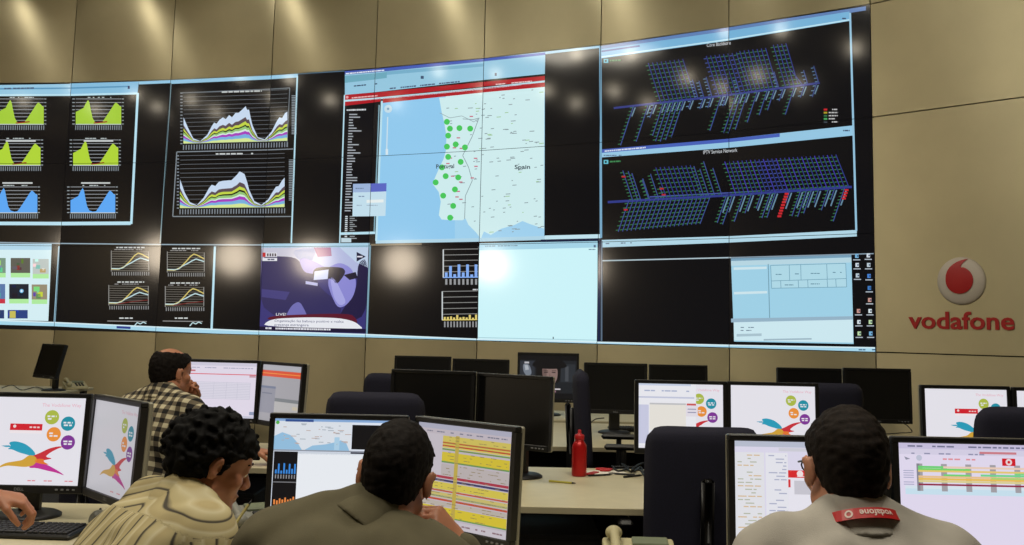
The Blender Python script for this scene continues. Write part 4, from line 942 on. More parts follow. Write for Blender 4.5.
def rotm(yaw=0, pitch=0, roll=0):
    """yaw about z (left positive), pitch forward-down about x, roll right-side-down about y (degrees)"""
    return np.array(Matrix.Rotation(math.radians(yaw), 3, 'Z') @ Matrix.Rotation(math.radians(-pitch), 3, 'X') @ Matrix.Rotation(math.radians(roll), 3, 'Y'))
def skin_mat(name, rgb):
    M = mat(name, rgb, .5, 0, .07, 25, .08, 260); b = M.node_tree.nodes['Principled BSDF']; b.inputs['Subsurface Weight'].default_value = .12; b.inputs['Subsurface Radius'].default_value = (.012, .005, .003); return M
def pattern_mat(name, kind):
    M = bpy.data.materials.new(name); M.use_nodes = True; nt = M.node_tree; b = nt.nodes['Principled BSDF']; b.inputs['Roughness'].default_value = .85
    a = nt.nodes.new('ShaderNodeAttribute'); a.attribute_name = 'pat'; sp = nt.nodes.new('ShaderNodeSeparateXYZ'); nt.links.new(a.outputs['Vector'], sp.inputs[0])
    def mth(op, x, y=None):
        n = nt.nodes.new('ShaderNodeMath'); n.operation = op
        if isinstance(x, (int, float)): n.inputs[0].default_value = x
        else: nt.links.new(x, n.inputs[0])
        if y is not None:
            if isinstance(y, (int, float)): n.inputs[1].default_value = y
            else: nt.links.new(y, n.inputs[1])
        return n.outputs[0]
    def ramp(f_, stops):
        r_ = nt.nodes.new('ShaderNodeValToRGB'); el = r_.color_ramp.elements; el[0].position, el[0].color = stops[0][0], (*lin(stops[0][1]), 1); el[1].position, el[1].color = stops[1][0], (*lin(stops[1][1]), 1)
        for p_, c in stops[2:]:
            e_ = el.new(p_); e_.color = (*lin(c), 1)
        nt.links.new(f_, r_.inputs['Fac']); return r_.outputs['Color'], r_
    if kind == 'stripe':
        fr = mth('FRACT', mth('DIVIDE', sp.outputs[0], .047)); c, r_ = ramp(fr, [(0, (72, 66, 56)), (.09, (186, 172, 128)), (.30, (196, 184, 142)), (.42, (206, 196, 160)), (.55, (180, 164, 120)), (.90, (186, 172, 128)), (.95, (72, 66, 56))]); nt.links.new(c, b.inputs['Base Color'])
    else:
        def band(o): return mth('LESS_THAN', mth('FRACT', mth('DIVIDE', o, .044)), .5)
        s_ = mth('MULTIPLY', mth('ADD', band(sp.outputs[0]), band(sp.outputs[1])), .5); c, r_ = ramp(s_, [(0, (208, 198, 166)), (.5, (112, 102, 84)), (1, (24, 22, 22))]); nt.links.new(c, b.inputs['Base Color'])
    n = nt.nodes.new('ShaderNodeTexNoise'); n.inputs['Scale'].default_value = 900; bp = nt.nodes.new('ShaderNodeBump'); bp.inputs['Strength'].default_value = .2; bp.inputs['Distance'].default_value = .002
    tc = nt.nodes.new('ShaderNodeTexCoord'); nt.links.new(tc.outputs['Object'], n.inputs['Vector']); nt.links.new(n.outputs['Fac'], bp.inputs['Height']); nt.links.new(bp.outputs['Normal'], b.inputs['Normal']); return M

def unit(v): v = np.array(v, float); return v / (np.linalg.norm(v) + 1e-9)
def hand(V, wrist, fdir, ndir, side, curl=.5, thumb=.5):
    """wrist point, direction to the fingers, palm normal, side +1 right / -1 left; curl 0 flat .. 1 fist"""
    w = np.array(wrist, float); f_ = unit(fdir); n_ = np.array(ndir, float); n_ = unit(n_ - f_ * (n_ @ f_)); a_ = np.cross(f_, n_) * -side * 1.0   # a_ points to the thumb side
    for i, (off, L) in enumerate(((.030, .088), (.010, .092), (-.011, .087), (-.031, .079))):
        base = w + a_ * off * .55 + f_ * .012; kn = w + a_ * off + f_ * L; V.cone(base, kn, .0135, .0115, .012)
        ln = (.042, .047, .043, .033)[i]; p = kn; an = 0
        for seg, (q, r0, r1) in enumerate(((1.0, .0100, .0092), (.62, .0090, .0082), (.52, .0080, .0066))):
            an += curl * (1.15, 1.45, .9)[seg] + .05; dr = f_ * math.cos(an) + n_ * math.sin(an); q2 = p + dr * ln * q; V.cone(p, q2, r0, r1, .003); p = q2
    V.ell(w + f_ * .045, (.034, .05, .014), np.stack([a_, f_, n_], 1), .012)
    t0 = w + a_ * .022 + f_ * .022; t1 = t0 + unit(a_ * .75 + f_ * .7 + n_ * .35) * .043; t2 = t1 + unit(a_ * (.6 - thumb) + f_ * .9 + n_ * (.3 + thumb)) * .034; t3 = t2 + unit(a_ * (.3 - 1.2 * thumb) + f_ * .9 + n_ * (.4 + thumb)) * .027
    V.cone(t0, t1, .0150, .0120, .010); V.cone(t1, t2, .0115, .0100, .004); V.cone(t2, t3, .0098, .0080, .003)

def person(label, head, body_yaw, hyaw, hpitch, hroll, arms, skin, shirt, hair='short', hair_rgb=(20, 16, 14), sleeve=1.0, shirt_kind=None, lanyard=False, hands=((.5, .5), (.5, .5)), seed=1, group=None, build=1.0, zhip=.575, shrug=(0, 0), lat=0, glasses=False, watch=False):
    # torso lean that brings the head to its height
    RB = rotm(body_yaw); HL = np.array([lat, .028, .118 - abs(lat) * .2]); torso = .535
    def chain(lean):
        RL_ = rotm(0, lean); nb = np.array([0, 0, zhip]) + RL_ @ np.array([0, 0, torso]); hc = nb + rotm(0, lean * .45) @ HL; return RL_, nb, hc
    lo, hi = 0, 60
    for _ in range(40):
        md = (lo + hi) / 2
        if chain(md)[2][2] > head[2]: lo = md
        else: hi = md
    RL_, nb, hc = chain(lo)
    root = np.array([head[0], head[1], 0]) - RB @ np.array([hc[0], hc[1], 0])
    R0 = empty('person', tuple(root), math.radians(body_yaw), label, 'person', group)
    RH = rotm(hyaw - body_yaw, hpitch, hroll)
    T = lambda x, y, z: np.array([0, 0, zhip]) + RL_ @ np.array([x, y, z])
    H = lambda x, y, z: hc + RH @ np.array([x, y, z])
    toL = lambda p: RB.T @ (np.array(p, float) - root)
    sh = [T(s_ * .178 * build, .012, torso - .068 + g_) for s_, g_ in zip((-1, 1), shrug)]
    A = []
    for s_, arm, S0 in zip((-1, 1), arms, sh): A.append((S0, toL(arm[0]), toL(arm[1]), RB.T @ np.array(arm[2], float), RB.T @ np.array(arm[3], float)))
    hips = [np.array([s_ * .09, .01, zhip + .0]) for s_ in (-1, 1)]; kn = [np.array([s_ * .13, .42, .545]) for s_ in (-1, 1)]; ank = [np.array([s_ * .13, .40, .09]) for s_ in (-1, 1)]
    pts = np.array([hc + .17, hc - .17, T(0, -.16, .3), T(0, .1, .3)] + [p for a_ in A for p in (a_[0] + .09, a_[0] - .09, a_[1] + .07, a_[1] - .07, a_[2] + .12, a_[2] - .12, a_[2] + unit(a_[3]) * .2)] + [np.array([-.24, -.2, .4]), np.array([.24, .5, .6])])
    lo_, hi_ = pts.min(0) - .03, pts.max(0) + .03; lo_[2] = .02; hs = .0058
    def torso_to(V, g):
        k = .05
        V.ell(T(0, -.01, .02), (.165 * build + g, .118 + g, .13 + g), RL_, k); V.ell(T(0, .005, .17), (.148 * build + g, .108 + g, .17 + g), RL_, k)
        V.ell(T(0, .005, .35), (.165 * build + g, .116 + g, .17 + g), RL_, k); V.cone(T(-.125 * build, -.005, torso - .075 + shrug[0]), T(.125 * build, -.005, torso - .075 + shrug[1]), .068 + g, .068 + g, k)
        for s_, S0, g_ in zip((-1, 1), sh, shrug):
            V.ell(S0, (.062 + g,) * 3, None, .04); V.cone(T(s_ * .02, -.012, torso + .02), T(s_ * .145 * build, -.002, torso - .045 + g_), .05 + g * .6, .045 + g, .04)
            V.ell(T(s_ * .085, -.075, .36), (.075 + g, .045 + g, .11 + g), RL_, .04)
    V = Vol(lo_, hi_, hs); torso_to(V, 0)
    V.cone(T(0, -.012, torso - .03), H(0, -.03, -.045), .062, .056, .03)
    for h_, k_, a_ in zip(hips, kn, ank):
        V.cone(h_, k_, .083, .058, .03); V.cone(k_, a_, .055, .036, .015); V.cone(a_ - [0, .03, .035], a_ + [0, .15, -.055], .038, .028, .02)
    for i, (S0, E_, W_, fd, nd) in enumerate(A):
        V.cone(S0, E_, .050, .040, .03); mid = E_ + (W_ - E_) * .35; V.cone(E_, mid, .040, .040, .015); V.cone(mid, W_, .040, .026, .015); hand(V, W_, fd, nd, (-1, 1)[i], *hands[i])
    E3 = lambda c, r, k=.012, sub=False: V.ell(H(*c), r, RH, k, sub)
    E3((0, -.014, .035), (.0725, .098, .084)); E3((0, .028, -.035), (.061, .062, .076), .03); E3((0, .05, .045), (.062, .045, .05), .02)
    for s_ in (-1, 1):
        V.cone(H(s_ * .052, .0, -.055), H(s_ * .016, .070, -.094), .020, .019, .02); E3((s_ * .046, .058, -.022), (.022, .022, .02), .015)
    E3((0, .074, -.094), (.02, .019, .018), .015); V.cone(H(-.034, .081, .024), H(.034, .081, .024), .011, .011, .012)
    for s_ in (-1, 1):
        E3((s_ * .031, .100, .006), (.018, .014, .011), .010, True); E3((s_ * .031, .077, .005), (.0145, .0125, .0125), .004)
    V.cone(H(0, .086, .014), H(0, .109, -.023), .008, .0115, .010)
    for s_ in (-1, 1): E3((s_ * .012, .099, -.031), (.009, .011, .008), .006)
    [E3((q_ * .031, .0800, .0115), (.0155, .0125, .007), .004) for q_ in (-1, 1)]; E3((0, .087, -.056), (.024, .012, .0065), .006); E3((0, .085, -.067), (.021, .012, .0075), .006); E3((0, .100, -.0615), (.024, .008, .0022), .003, True)
    for s_ in (-1, 1):
        Re = RH @ rotm(s_ * -32, 12, 0); V.ell(H(s_ * .081, -.012, -.004), (.008, .019, .032), Re, .006); V.ell(H(s_ * .089, -.003, -.004), (.005, .009, .017), Re, .004, True)
    body, _ = V.mesh('body', skin, R0)
    # eyes
    for s_ in (-1, 1):
        e_ = MB().lathe([(.0118 * math.sin(PI * k / 10), -.0118 * math.cos(PI * k / 10)) for k in range(1, 10)], 14, H(s_ * .031, .0795, .005), Matrix(RH.tolist()) @ Matrix.Rotation(-PI / 2, 3, 'X')).build('eye', mat('eye_white', (226, 220, 212), .2), R0, True)
        MB().lathe([(.0055, 0), (.004, .0012), (.001, .0016)], 12, H(s_ * .031, .0908, .005), Matrix(RH.tolist()) @ Matrix.Rotation(-PI / 2, 3, 'X')).build('iris', mat('iris', (40, 26, 18), .2), e_, True)
    HM = mat('hair_%d' % seed, hair_rgb, .75, 0, .5, 120, .35, 420, .15)
    eb = MB()
    for s_ in (-1, 1): eb.tube([H(s_ * .014, .093, .027), H(s_ * .03, .093, .032), H(s_ * .05, .078, .026)], [.003, .0042, .002], 6)
    eb.build('eyebrows', HM, R0, True)
    # hair
    G = Vol(hc - .17, hc + .19, .0042); t = .0105 if hair != 'curly' else .016; w_ = .0035 if hair != 'curly' else .014
    G.ell(H(0, -.015, .036), (.0725 + w_, .098 + t, .084 + t), RH, .01); G.ell(H(0, -.052, -.02), (.055 + w_ * .5, .046 + t * .8, .06), RH, .03); G.ell(H(0, .05, .045), (.062 + t * .7, .045 + t * .7, .05 + t), RH, .02)
    rr = np.random.RandomState(seed)
    if hair == 'curly':
        for _ in range(900):
            v = unit(rr.normal(size=3)); 
            if v[2] < -.55: continue
            G.ell(H(*(np.array([0, -.018, .034]) + v * np.array([.084, .107, .097]) * rr.uniform(.93, 1.07))), (rr.uniform(.006, .0115),) * 3, None, .003)
    hl = ([-.13, -.06, -.025, -.012, .004, .03, .05, .075, .12], [-.072, -.062, -.04, -.012, .0, .035, .058, .072, .08]) if hair != 'curly' else ([-.15, -.06, -.03, -.012, .012, .03, .05, .08, .12], [-.088, -.08, -.05, -.012, -.012, .02, .045, .052, .055])
    def region(x, y, z):
        q = [RH[0, i] * (x - hc[0]) + RH[1, i] * (y - hc[1]) + RH[2, i] * (z - hc[2]) for i in range(3)]
        return (np.interp(q[1], *hl) + (.006 * np.sin(q[0] * 260) if hair == 'curly' else 0) - q[2]) * .75
    G.cut(region)
    if hair != 'curly':
        for s_ in (-1, 1): G.ell(H(s_ * .098, .012, -.03), (.03, .028, .03), RH, .006, True)
    for s_ in (-1, 1): G.ell(H(s_ * .086, -.006, -.006), (.018, .022, .034), RH, .004, True)
    if hair == 'bald': G.ell(H(0, -.012, .122), (.056, .084, .046), RH, .012, True)
    G.wobble(.0016 if hair != 'curly' else .004, .02 if hair != 'curly' else .03, seed, 9); G.mesh('hair', HM, R0)
    # trousers and shoes
    Tm = mat('trousers_dark', (34, 36, 46), .9, 0, .15, 80, .2, 500); P = Vol((-.3, -.24, .05), (.3, .58, .82), .008); P.ell(T(0, -.01, .02), (.175 * build, .128, .125), RL_, .04)
    for h_, k_, a_ in zip(hips, kn, ank): P.cone(h_, k_, .094, .072, .03); P.cone(k_, a_, .068, .055, .02)
    P.wobble(.003, .08, seed); P.mesh('trousers', Tm, R0)
    for a_ in ank:
        Sh = Vol(a_ - [.08, .14, .1], a_ + [.08, .28, .08], .006); Sh.cone(a_ - [0, .03, .04], a_ + [0, .17, -.05], .048, .038, .02); Sh.cut(lambda x, y, z: .004 - z + 0 * x + 0 * y); Sh.mesh('shoe', mat('shoe_black', (20, 18, 18), .4), R0)
    # shirt
    C = Vol(lo_ - .02, hi_ + .02, hs); torso_to(C, .014)
    for S0, E_, W_, fd, nd in A:
        if sleeve > .9:
            C.cone(S0, E_, .066, .056, .03); C.cone(E_, E_ + (W_ - E_) * .93, .056, .041, .02)
        else: C.cone(S0, S0 + (E_ - S0) * sleeve, .068, .066, .03)
    C.wobble(.0042, .11, seed + 5)
    na, ne = T(0, -.012, torso - .03), H(0, -.03, -.05); nd_ = unit(ne - na)
    C.cone(na + nd_ * .0, na + nd_ * .052, .078, .066, .012)
    nt_ = na + nd_ * .092; tilt = unit(nd_ + RL_ @ np.array([0, .55, 0])); lim = na + nd_ * .088
    C.cut(lambda x, y, z: np.where((x - na[0]) ** 2 + (y - na[1]) ** 2 + (z - na[2]) ** 2 < .16 ** 2, (x - lim[0]) * tilt[0] + (y - lim[1]) * tilt[1] + (z - lim[2]) * tilt[2], -1.0))
    K2 = Vol(na - .14, na + .16, .005); K2.cone(na + nd_ * .004, na + nd_ * .056, .084, .071, .01)
    K2.cut(lambda x, y, z: np.maximum((x - lim[0]) * tilt[0] + (y - lim[1]) * tilt[1] + (z - lim[2]) * tilt[2] - .002, -((x - na[0]) * nd_[0] + (y - na[1]) * nd_[1] + (z - na[2]) * nd_[2] - .002)))
    K2.wobble(.001, .09, seed + 8)
    so, SP = C.mesh('shirt', shirt, R0)
    ko, KP = K2.mesh('collar', shirt, R0)
    if shirt_kind:
        kat = np.zeros_like(KP); kat[:, 0] = (KP - na) @ nd_ * .9 + 3.02; kat[:, 1] = KP[:, 0] + 3; ka = ko.data.attributes.new('pat', 'FLOAT_VECTOR', 'POINT'); ka.data.foreach_set('vector', kat.astype(np.float32).ravel())
        rel = (SP - np.array([0, 0, zhip])) @ RL_; pat = np.zeros_like(SP); pat[:, 0] = rel[:, 0] + 3 ; pat[:, 1] = rel[:, 2] + 3
        yoke = rel[:, 2] > torso - .085
        if shirt_kind == 'stripe': pat[yoke, 0] = (rel[yoke, 2] - rel[yoke, 1] * .9) * 1.0 + 3 - np.abs(rel[yoke, 0]) * -.35; pat[~yoke, 0] += .14 * (rel[~yoke, 2] - .3) * np.sign(rel[~yoke, 0])
        for s_, (S0, E_, W_, fd, nd) in zip((-1, 1), A):
            for a0, b0, r0 in ((S0, E_, .085), (E_, W_, .075)):
                e_ = b0 - a0; tt = ((SP - a0) @ e_) / (e_ @ e_); q = a0 + np.clip(tt, 0, 1)[:, None] * e_; ds = np.linalg.norm(SP - q, axis=1); mk = (ds < r0) & (tt > (.18 if a0 is S0 else 0)) & (np.abs(rel[:, 0]) > .13)
                ax = unit(np.cross(e_, [0, 0, 1])); ay = unit(np.cross(ax, e_)); dv = SP - q; ang = np.arctan2(dv @ ay, dv @ ax) * .06
                pat[mk, 0] = ang[mk] + 3; pat[mk, 1] = (tt[mk] * np.linalg.norm(e_)) + 3
        at_ = so.data.attributes.new('pat', 'FLOAT_VECTOR', 'POINT'); at_.data.foreach_set('vector', pat.astype(np.float32).ravel())
    if lanyard:
        u1 = unit(np.cross(nd_, [0, 1, 0])); u2 = np.cross(u1, nd_); lb = MB(); N_ = 48; vs = []
        ring = lambda t_: na + nd_ * (.037 - .007 * math.sin(t_)) + u1 * .082 * math.cos(t_) + u2 * .0815 * math.sin(t_)
        for k in range(N_):
            t_ = 2 * PI * k / N_; p = ring(t_); o_ = u1 * math.cos(t_) + u2 * math.sin(t_)
            for h_, g_ in ((-.0105, .009), (.0105, .002), (.0105, -.002), (-.0105, .004)): vs.append(p + nd_ * h_ + o_ * g_)
        lb.add(vs, [(4 * k + j, 4 * ((k + 1) % N_) + j, 4 * ((k + 1) % N_) + (j + 1) % 4, 4 * k + (j + 1) % 4) for k in range(N_) for j in range(4)])
        lo2 = lb.build('lanyard', M_redp, R0, False); lo2['label'] = 'red lanyard with pale upside down lettering round the collar'
        tr, tw, th = text_tris('vodafone', True); tm = MB()
        for q in tr:
            pts_ = []
            for p in q:
                tt = (p[0] / tw - .5) * .78 - PI / 2 - .12; pp = ring(tt); o_ = u1 * math.cos(tt) + u2 * math.sin(tt); hh = -(p[1] / th - .5) * .013; pts_.append(pp + nd_ * hh + o_ * (.0066 - hh * .33))
            tm.add(pts_, [(0, 1, 2)])
        ob_ = tm.build('lettering', mat('lanyard_white', (236, 214, 206), .6), lo2)
        for cc_ in (.62, -1.0):
            tm = MB()
            ct = -PI / 2 - .12 + cc_
            for k in range(16):
                tri_ = []
                for r_, tq in ((.0075, k), (.0075, k + 1), (.0042, k + 1), (.0042, k)):
                    a_ = 2 * PI * tq / 16; tt = ct + math.cos(a_) * r_ / .083; pp = ring(tt); o_ = u1 * math.cos(tt) + u2 * math.sin(tt); hh = math.sin(a_) * r_; tri_.append(pp + nd_ * hh + o_ * (.0066 - hh * .33))
                tm.add(tri_, [(0, 1, 2, 3)])
            tm.build('emblem', MATS['lanyard_white'], lo2)
    if glasses:
        gb = MB()
        for s_ in (-1, 1):
            gb.tube([H(s_ * .082, -.005, .012), H(s_ * .079, .04, .014), H(s_ * .068, .098, .012)], .0022, 6)
            gb.tube([H(s_ * .034 + .026 * math.cos(2 * PI * k / 16), .104, .006 + .018 * math.sin(2 * PI * k / 16)) for k in range(17)], .0018, 6)
        gb.tube([H(-.009, .106, .010), H(0, .112, .013), H(.009, .106, .010)], .0018, 6); gb.build('glasses', M_black, R0)
    if watch:
        S0, E_, W_, fd, nd = A[1]; ax = unit(W_ - E_); c_ = W_ - ax * .03; u1 = unit(np.cross(ax, [0, 0, 1])); u2 = np.cross(u1, ax)
        MB().tube([c_ + (u1 * math.cos(2 * PI * k / 18) + u2 * math.sin(2 * PI * k / 18)) * .031 for k in range(19)], .006, 6).build('watch', M_black, R0)
    return R0, root, RB, RH, hc

SK1 = skin_mat('skin_warm', (178, 120, 92)); SK2 = skin_mat('skin_tan', (186, 126, 96)); SK3 = skin_mat('skin_light', (196, 138, 110))
p1, p1r, *_ = person('person with curly black hair in cream striped shirt, turned to the right', at(211, 464, 2.7), -45, -58, 20, 0,
    (((-1.10, 2.72, .80), (-.93, 2.93, .79), (.4, .8, -.1), (0, 0, -1)), ((-.66, 2.42, .80), (-.66, 2.62, .79), (.3, .9, 0), (0, 0, -1))),
    SK1, pattern_mat('shirt_striped', 'stripe'), 'curly', (9, 8, 8), 1.0, 'stripe', seed=3, shrug=(.035, .01), build=.92)
p2, p2r, *_ = person('person in olive shirt leaning head on right hand before map monitor', at(396, 477, 2.38), -2, -6, 8, 8,
    (((-.53, 2.50, .80), (-.36, 2.72, .775), (.5, .85, 0), (0, 0, -1)), ((-.05, 2.50, .80), tuple(at(460, 546, 2.44)), (-.34, -.05, .40), (-.6, .3, -.5))),
    SK2, mat('shirt_olive', (92, 86, 64), .9, 0, .08, 18, .25, 500), 'short', (22, 17, 15), 1.0, None, hands=((.3, .4), (.75, .6)), seed=5, shrug=(.012, -.03), lat=.068, build=1.1)
p3, p3r, *_ = person('person in grey shirt wearing red lanyard, seen from behind at right', at(846, 470, 2.14), 3, 1, 6, 1,
    (((.42, 2.3, .80), (.55, 2.55, .775), (.2, .9, 0), (0, 0, -1)), ((.98, 2.3, .80), (.87, 2.55, .775), (-.2, .9, 0), (0, 0, -1))),
    SK3, mat('shirt_grey', (174, 169, 160), .9, 0, .06, 18, .25, 500), 'short', (28, 21, 17), 1.0, None, lanyard=True, seed=9, glasses=True)
p4, p4r, *_ = person('balding person in black and cream checked shirt, left hand at chin', at(171, 373, 5.15), -24, -32, 4, 0,
    (((-1.72, 5.32, .80), tuple(at(189, 403, 5.28)), (.05, -.05, .4), (-.1, -.9, 0)), ((-1.47, 5.2, .80), tuple(at(252, 451, 5.32)), (.9, .35, -.1), (0, 0, -1))),
    SK2, pattern_mat('shirt_checked', 'check'), 'bald', (24, 19, 17), .75, 'check', hands=((.8, .5), (.4, .4)), seed=12, watch=True)
p5, p5r, *_ = person('person at left frame edge in white shirt, hand reaching over black keyboard', (-2.02, 2.72, 1.17), -12, -10, 12, 0,
    (((-2.28, 2.80, .80), (-2.10, 3.02, .775), (.2, .9, 0), (0, 0, -1)), ((-1.80, 2.92, .82), tuple(at(-8, 496, 3.22)), (.75, .35, -.18), (-.1, .2, -1))),
    SK1, mat('shirt_white', (208, 204, 196), .9, 0, .05, 18, .25, 500), 'short', (24, 18, 15), 1.0, None, hands=((.3, .4), (.55, .5)), seed=15)
def own_chair(r_, yaw, label, back_dz=0, dz=0, back=.02):
    t = math.radians(yaw); o = chair(r_[0] + math.sin(t) * back, r_[1] - math.cos(t) * back, yaw, label, dz)
    for ch in o.children:
        if ch.name.split('.')[0] in ('backrest', 'back_stem'): ch.location.z += back_dz
    return o
own_chair(p1r, -45, 'navy office chair under the person in cream striped shirt', -.15)
own_chair(p2r, -8, 'navy office chair under the person in olive shirt', -.03)
own_chair(p3r, 3, 'navy office chair under the person with red lanyard', .0)
own_chair(p4r, -24, 'navy office chair under the person in checked shirt', -.06)
own_chair(p5r, -12, 'navy office chair under the person at left frame edge', -.1)

# ------------------------------------------------------------ small things on the desks
def on(px, py, z=DZ):
    """the point at height z seen at a pixel"""
    v = ray(px, py); t = (z - CAMZ) / v.z; return Vector((v.x * t, v.y * t, z))
def keyboard(P, yaw, label):
    r_ = empty('keyboard', tuple(P), math.radians(yaw), label, 'keyboard', 'black keyboards')
    MB().box((0, 0, .012), (.45, .16, .018), Matrix.Rotation(math.radians(3), 3, 'X'), .006).build('case', M_black, r_)
    k = MB()
    for row in range(6):
        n = (15, 14, 14, 13, 12, 8)[row]; x0 = -.215
        for i in range(n):
            w = .285 / n; ww = w - .003
            k.box((x0 + w * (i + .5), .062 - row * .024, .0255 - row * .0011), (ww, .019, .008), None, .002)
        for i in range(7): k.box((x0 + .30 + i * .0195, .062 - row * .024, .0255 - row * .0011), (.0165, .019, .008), None, .002)
    k.build('keys', mat('keys_black', (26, 26, 28), .5), r_); return r_
keyboard(on(14, 534), -3, 'black keyboard on left desk under the reaching hand')
keyboard(on(640, 431), 3, 'black keyboard on third row desk, half behind the overlapping windows monitor')
def mouse(P, yaw, label):
    r_ = empty('computer_mouse', tuple(P), math.radians(yaw), label, 'mouse')
    V = Vol((-.05, -.08, -.01), (.05, .08, .06), .003); V.ell((0, 0, .004), (.031, .056, .034), None, .004); V.cut(lambda x, y, z: .001 - z + 0 * x + 0 * y); V.mesh('shell', M_pgrey, r_)
    MB().lathe([(.008, -.003), (.009, 0), (.008, .003)], 12, (0, .03, .032), Matrix.Rotation(PI / 2, 3, 'Y')).build('scroll_wheel', M_black, r_)
    MB().tube([(0, .055, .008), (.01, .10, .004), (.05, .18, .004), (.02, .28, .004)], .0022, 6).build('cord', M_black, r_)
mouse(on(98, 521), 10, 'grey computer mouse on left desk beside the cream striped shirt')
def desk_phone(P, yaw, label, body, lcd=True, scale=1.0):
    r_ = empty('desk_telephone', tuple(P), math.radians(yaw), label, 'telephone', 'desk telephones'); r_.scale = (scale,) * 3
    b = MB(); w = .20
    b.add([(-.1, -.1, 0), (.12, -.1, 0), (.12, .1, 0), (-.1, .1, 0), (-.1, -.1, .025), (.12, -.1, .025), (.12, .1, .075), (-.1, .1, .075)], [(3, 2, 1, 0), (4, 5, 6, 7), (0, 1, 5, 4), (1, 2, 6, 5), (2, 3, 7, 6), (3, 0, 4, 7)])
    b.build('base', body, r_, False, .008)
    sl = Matrix.Rotation(math.atan2(.05, .2), 3, 'X'); f_ = lambda x, y, h: (x, y, .025 + (y + .1) * .25 + h)
    V = Vol((-.14, -.14, .01), (.0, .14, .16), .0035)
    V.cone(f_(-.065, -.055, .032), f_(-.065, .055, .032), .015, .015, .01); V.ell(f_(-.065, -.078, .022), (.026, .027, .022), None, .012); V.ell(f_(-.065, .078, .022), (.026, .027, .022), None, .012)
    V.mesh('handset', body, r_)
    MB().box(f_(.045, .062, .004), (.11, .05, .012), sl, .003).build('display', M_lcd if lcd else M_dark, r_)
    for i in range(4):
        for j in range(3): MB().box(f_(.015 + j * .03, .018 - i * .026, .003), (.02, .016, .008), sl, .002).build('key', M_dark if lcd else M_white, r_)
    pts = [(-.10 - .02 * math.sin(t * 1.0), -.07 + .012 * math.cos(t * 9) , .018 + .010 * math.sin(t * 9)) for t in [k * .12 for k in range(20)]]
    MB().tube([(-.09, -.085 + k * .006, .02 + .004 * math.sin(k * 1.6)) for k in range(26)], .003, 6).build('cord', M_dark, r_)
    return r_
desk_phone(on(637, 549, .80) - Vector((0, 0, .06)), -2, 'beige desk telephone with display at the bottom edge beside the big chair', M_beige)
desk_phone(on(252, 531), 30, 'grey desk telephone between the striped shirt and the map monitor', M_pgrey)
desk_phone(on(74, 389), 35, 'beige desk telephone beside the small black monitor by the wall', M_beige)
# red bottle
P = on(579, 476)
bt = empty('drinking_bottle', tuple(P), 0, 'red metal drinking bottle standing on the pale desk in the middle', 'bottle')
MB().lathe([(.032, 0), (.036, .004), (.037, .02), (.037, .135), (.035, .148), (.027, .163), (.022, .170), (.0215, .178)], 32).build('flask', M_red, bt, True)
MB().lathe([(.0235, .176), (.024, .180), (.024, .196), (.021, .200), (.012, .203), (.0085, .208), (.0085, .220), (.006, .224)], 28).build('cap', M_redp, bt, True)
# clutter right of the bottle
P = on(606, 473)
o = MB().box((0, 0, .002), (.20, .13, .004), None, .001).build('paper_pad', M_paper); o.location = P; o.rotation_euler = (0, 0, .15); tag(o, 'pale paper pad lying under the scissors and pens by the red bottle', 'paper')
P = on(612, 470, DZ + .006)
sc_ = empty('scissors', tuple(P), math.radians(20), 'red handled scissors lying on paper pad near the red bottle', 'scissors')
for sg in (-1, 1):
    h = MB(); h.tube([(-.05 + .026 * math.cos(2 * PI * k / 18), sg * .024 + .017 * math.sin(2 * PI * k / 18), .004) for k in range(19)], .005, 6); h.tube([(-.026, sg * .02, .004), (.0, sg * .002, .004)], .005, 6); h.build('handle', M_redp, sc_, True)
    MB().add([(0, sg * .004, .003), (.0, -sg * .006, .003), (.10, -sg * .002, .003), (0, sg * .004, .006), (0, -sg * .006, .006), (.10, -sg * .002, .006)], [(0, 1, 2), (3, 5, 4), (0, 3, 4, 1), (1, 4, 5, 2), (2, 5, 3, 0)]).build('blade', M_steel, sc_)
def pen(px, py, yaw, mt, label, z=DZ + .006, pitch=0):
    P = on(px, py, z); r_ = empty('pen', tuple(P), math.radians(yaw), label, 'pen', 'pens on the desks'); r_.rotation_euler = (0, math.radians(-pitch), math.radians(yaw))
    MB().tube([(-.065, 0, 0), (.05, 0, 0)], .0048, 10).build('barrel', mt, r_); MB().tube([(.05, 0, 0), (.062, 0, 0), (.07, 0, 0)], [.0046, .003, .0008], 10).build('tip', M_black, r_)
pen(600, 475, 25, M_black, 'black pen nearest the red bottle on the paper pad'); pen(625, 467, -5, M_black, 'black pen beside the red scissors, farther from the bottle'); pen(622, 474, 160, M_dark, 'dark pen in front of the red scissors')
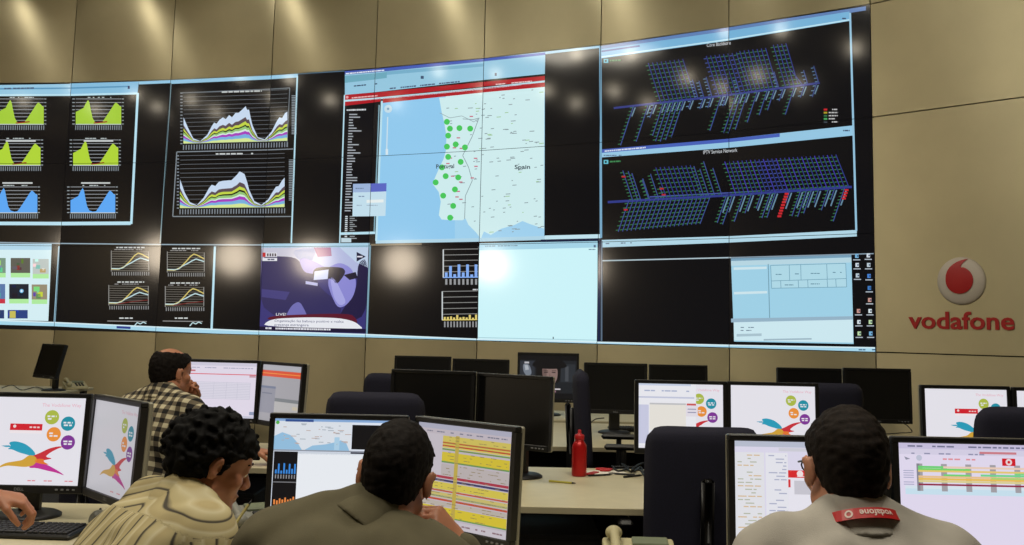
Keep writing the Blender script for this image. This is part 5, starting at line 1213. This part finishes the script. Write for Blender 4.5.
pen(562, 482, -25, mat('pen_yellow', (186, 176, 70), .4), 'yellow and black pen lying alone left of the red bottle', DZ + .005)
pen(240, 517, 62, mat('pen_ochre', (170, 158, 90), .4), 'ochre pen leaning on the grey desk telephone', DZ + .09, 42)
P = on(592, 474, DZ + .002)
o = MB().box((0, 0, .004), (.03, .11, .008), None, .002).build('red_tag', M_redp); o.location = P; o.rotation_euler = (0, 0, -.5); tag(o, 'small red tag lying between the red bottle and the scissors', 'tag')
def cable(pts, label, r=.004):
    o = MB().tube(pts, r, 7).build('power_cable', M_black, None, True); tag(o, label, 'cable', 'loose black cables'); return o
def spline(ps, n=8):
    out = []
    for i in range(len(ps) - 1):
        p0, p1_, p2_, p3_ = ps[max(i - 1, 0)], ps[i], ps[i + 1], ps[min(i + 2, len(ps) - 1)]
        for k in range(n):
            t = k / n; out.append(.5 * ((2 * p1_) + (p2_ - p0) * t + (2 * p0 - 5 * p1_ + 4 * p2_ - p3_) * t * t + (3 * p1_ - p0 - 3 * p2_ + p3_) * t ** 3))
    return out + [ps[-1]]
cable(spline([on(x, y, DZ + .005) for x, y in ((2, 388), (12, 385), (22, 390), (36, 387), (48, 391))], 6), 'black cable lying on the far left desk by the wall')
cable(spline([on(583, 431, DZ + .005), on(588, 430, DZ + .005), at(590, 424, 6.9) , at(596, 419, 7.2), at(604, 418, 7.3)], 6), 'black cable curling left of the switched off monitor with the keyboard')
cable(spline([on(886, 434, DZ + .005), on(900, 433, DZ + .005), on(912, 432, DZ + .005), at(905, 424, 6.8), at(893, 419, 6.82)], 6), 'black cable below the right far black monitor')
cable(spline([on(646, 478, DZ + .005), on(640, 470, DZ + .005), on(632, 470, DZ + .005), on(640, 464, DZ + .005), on(655, 462, DZ + .005)], 6), 'black cable between the scissors and the big navy chair', .006)
pen(633, 476, 40, M_dark, 'dark pen nearest the big navy chair, right of the paper pad', DZ + .005)
cable(spline([on(x, y, DZ + .008) for x, y in ((612, 466), (618, 471), (628, 468), (622, 464), (632, 472), (640, 467), (644, 473))], 6), 'tangled black cable right of the red scissors', .005)
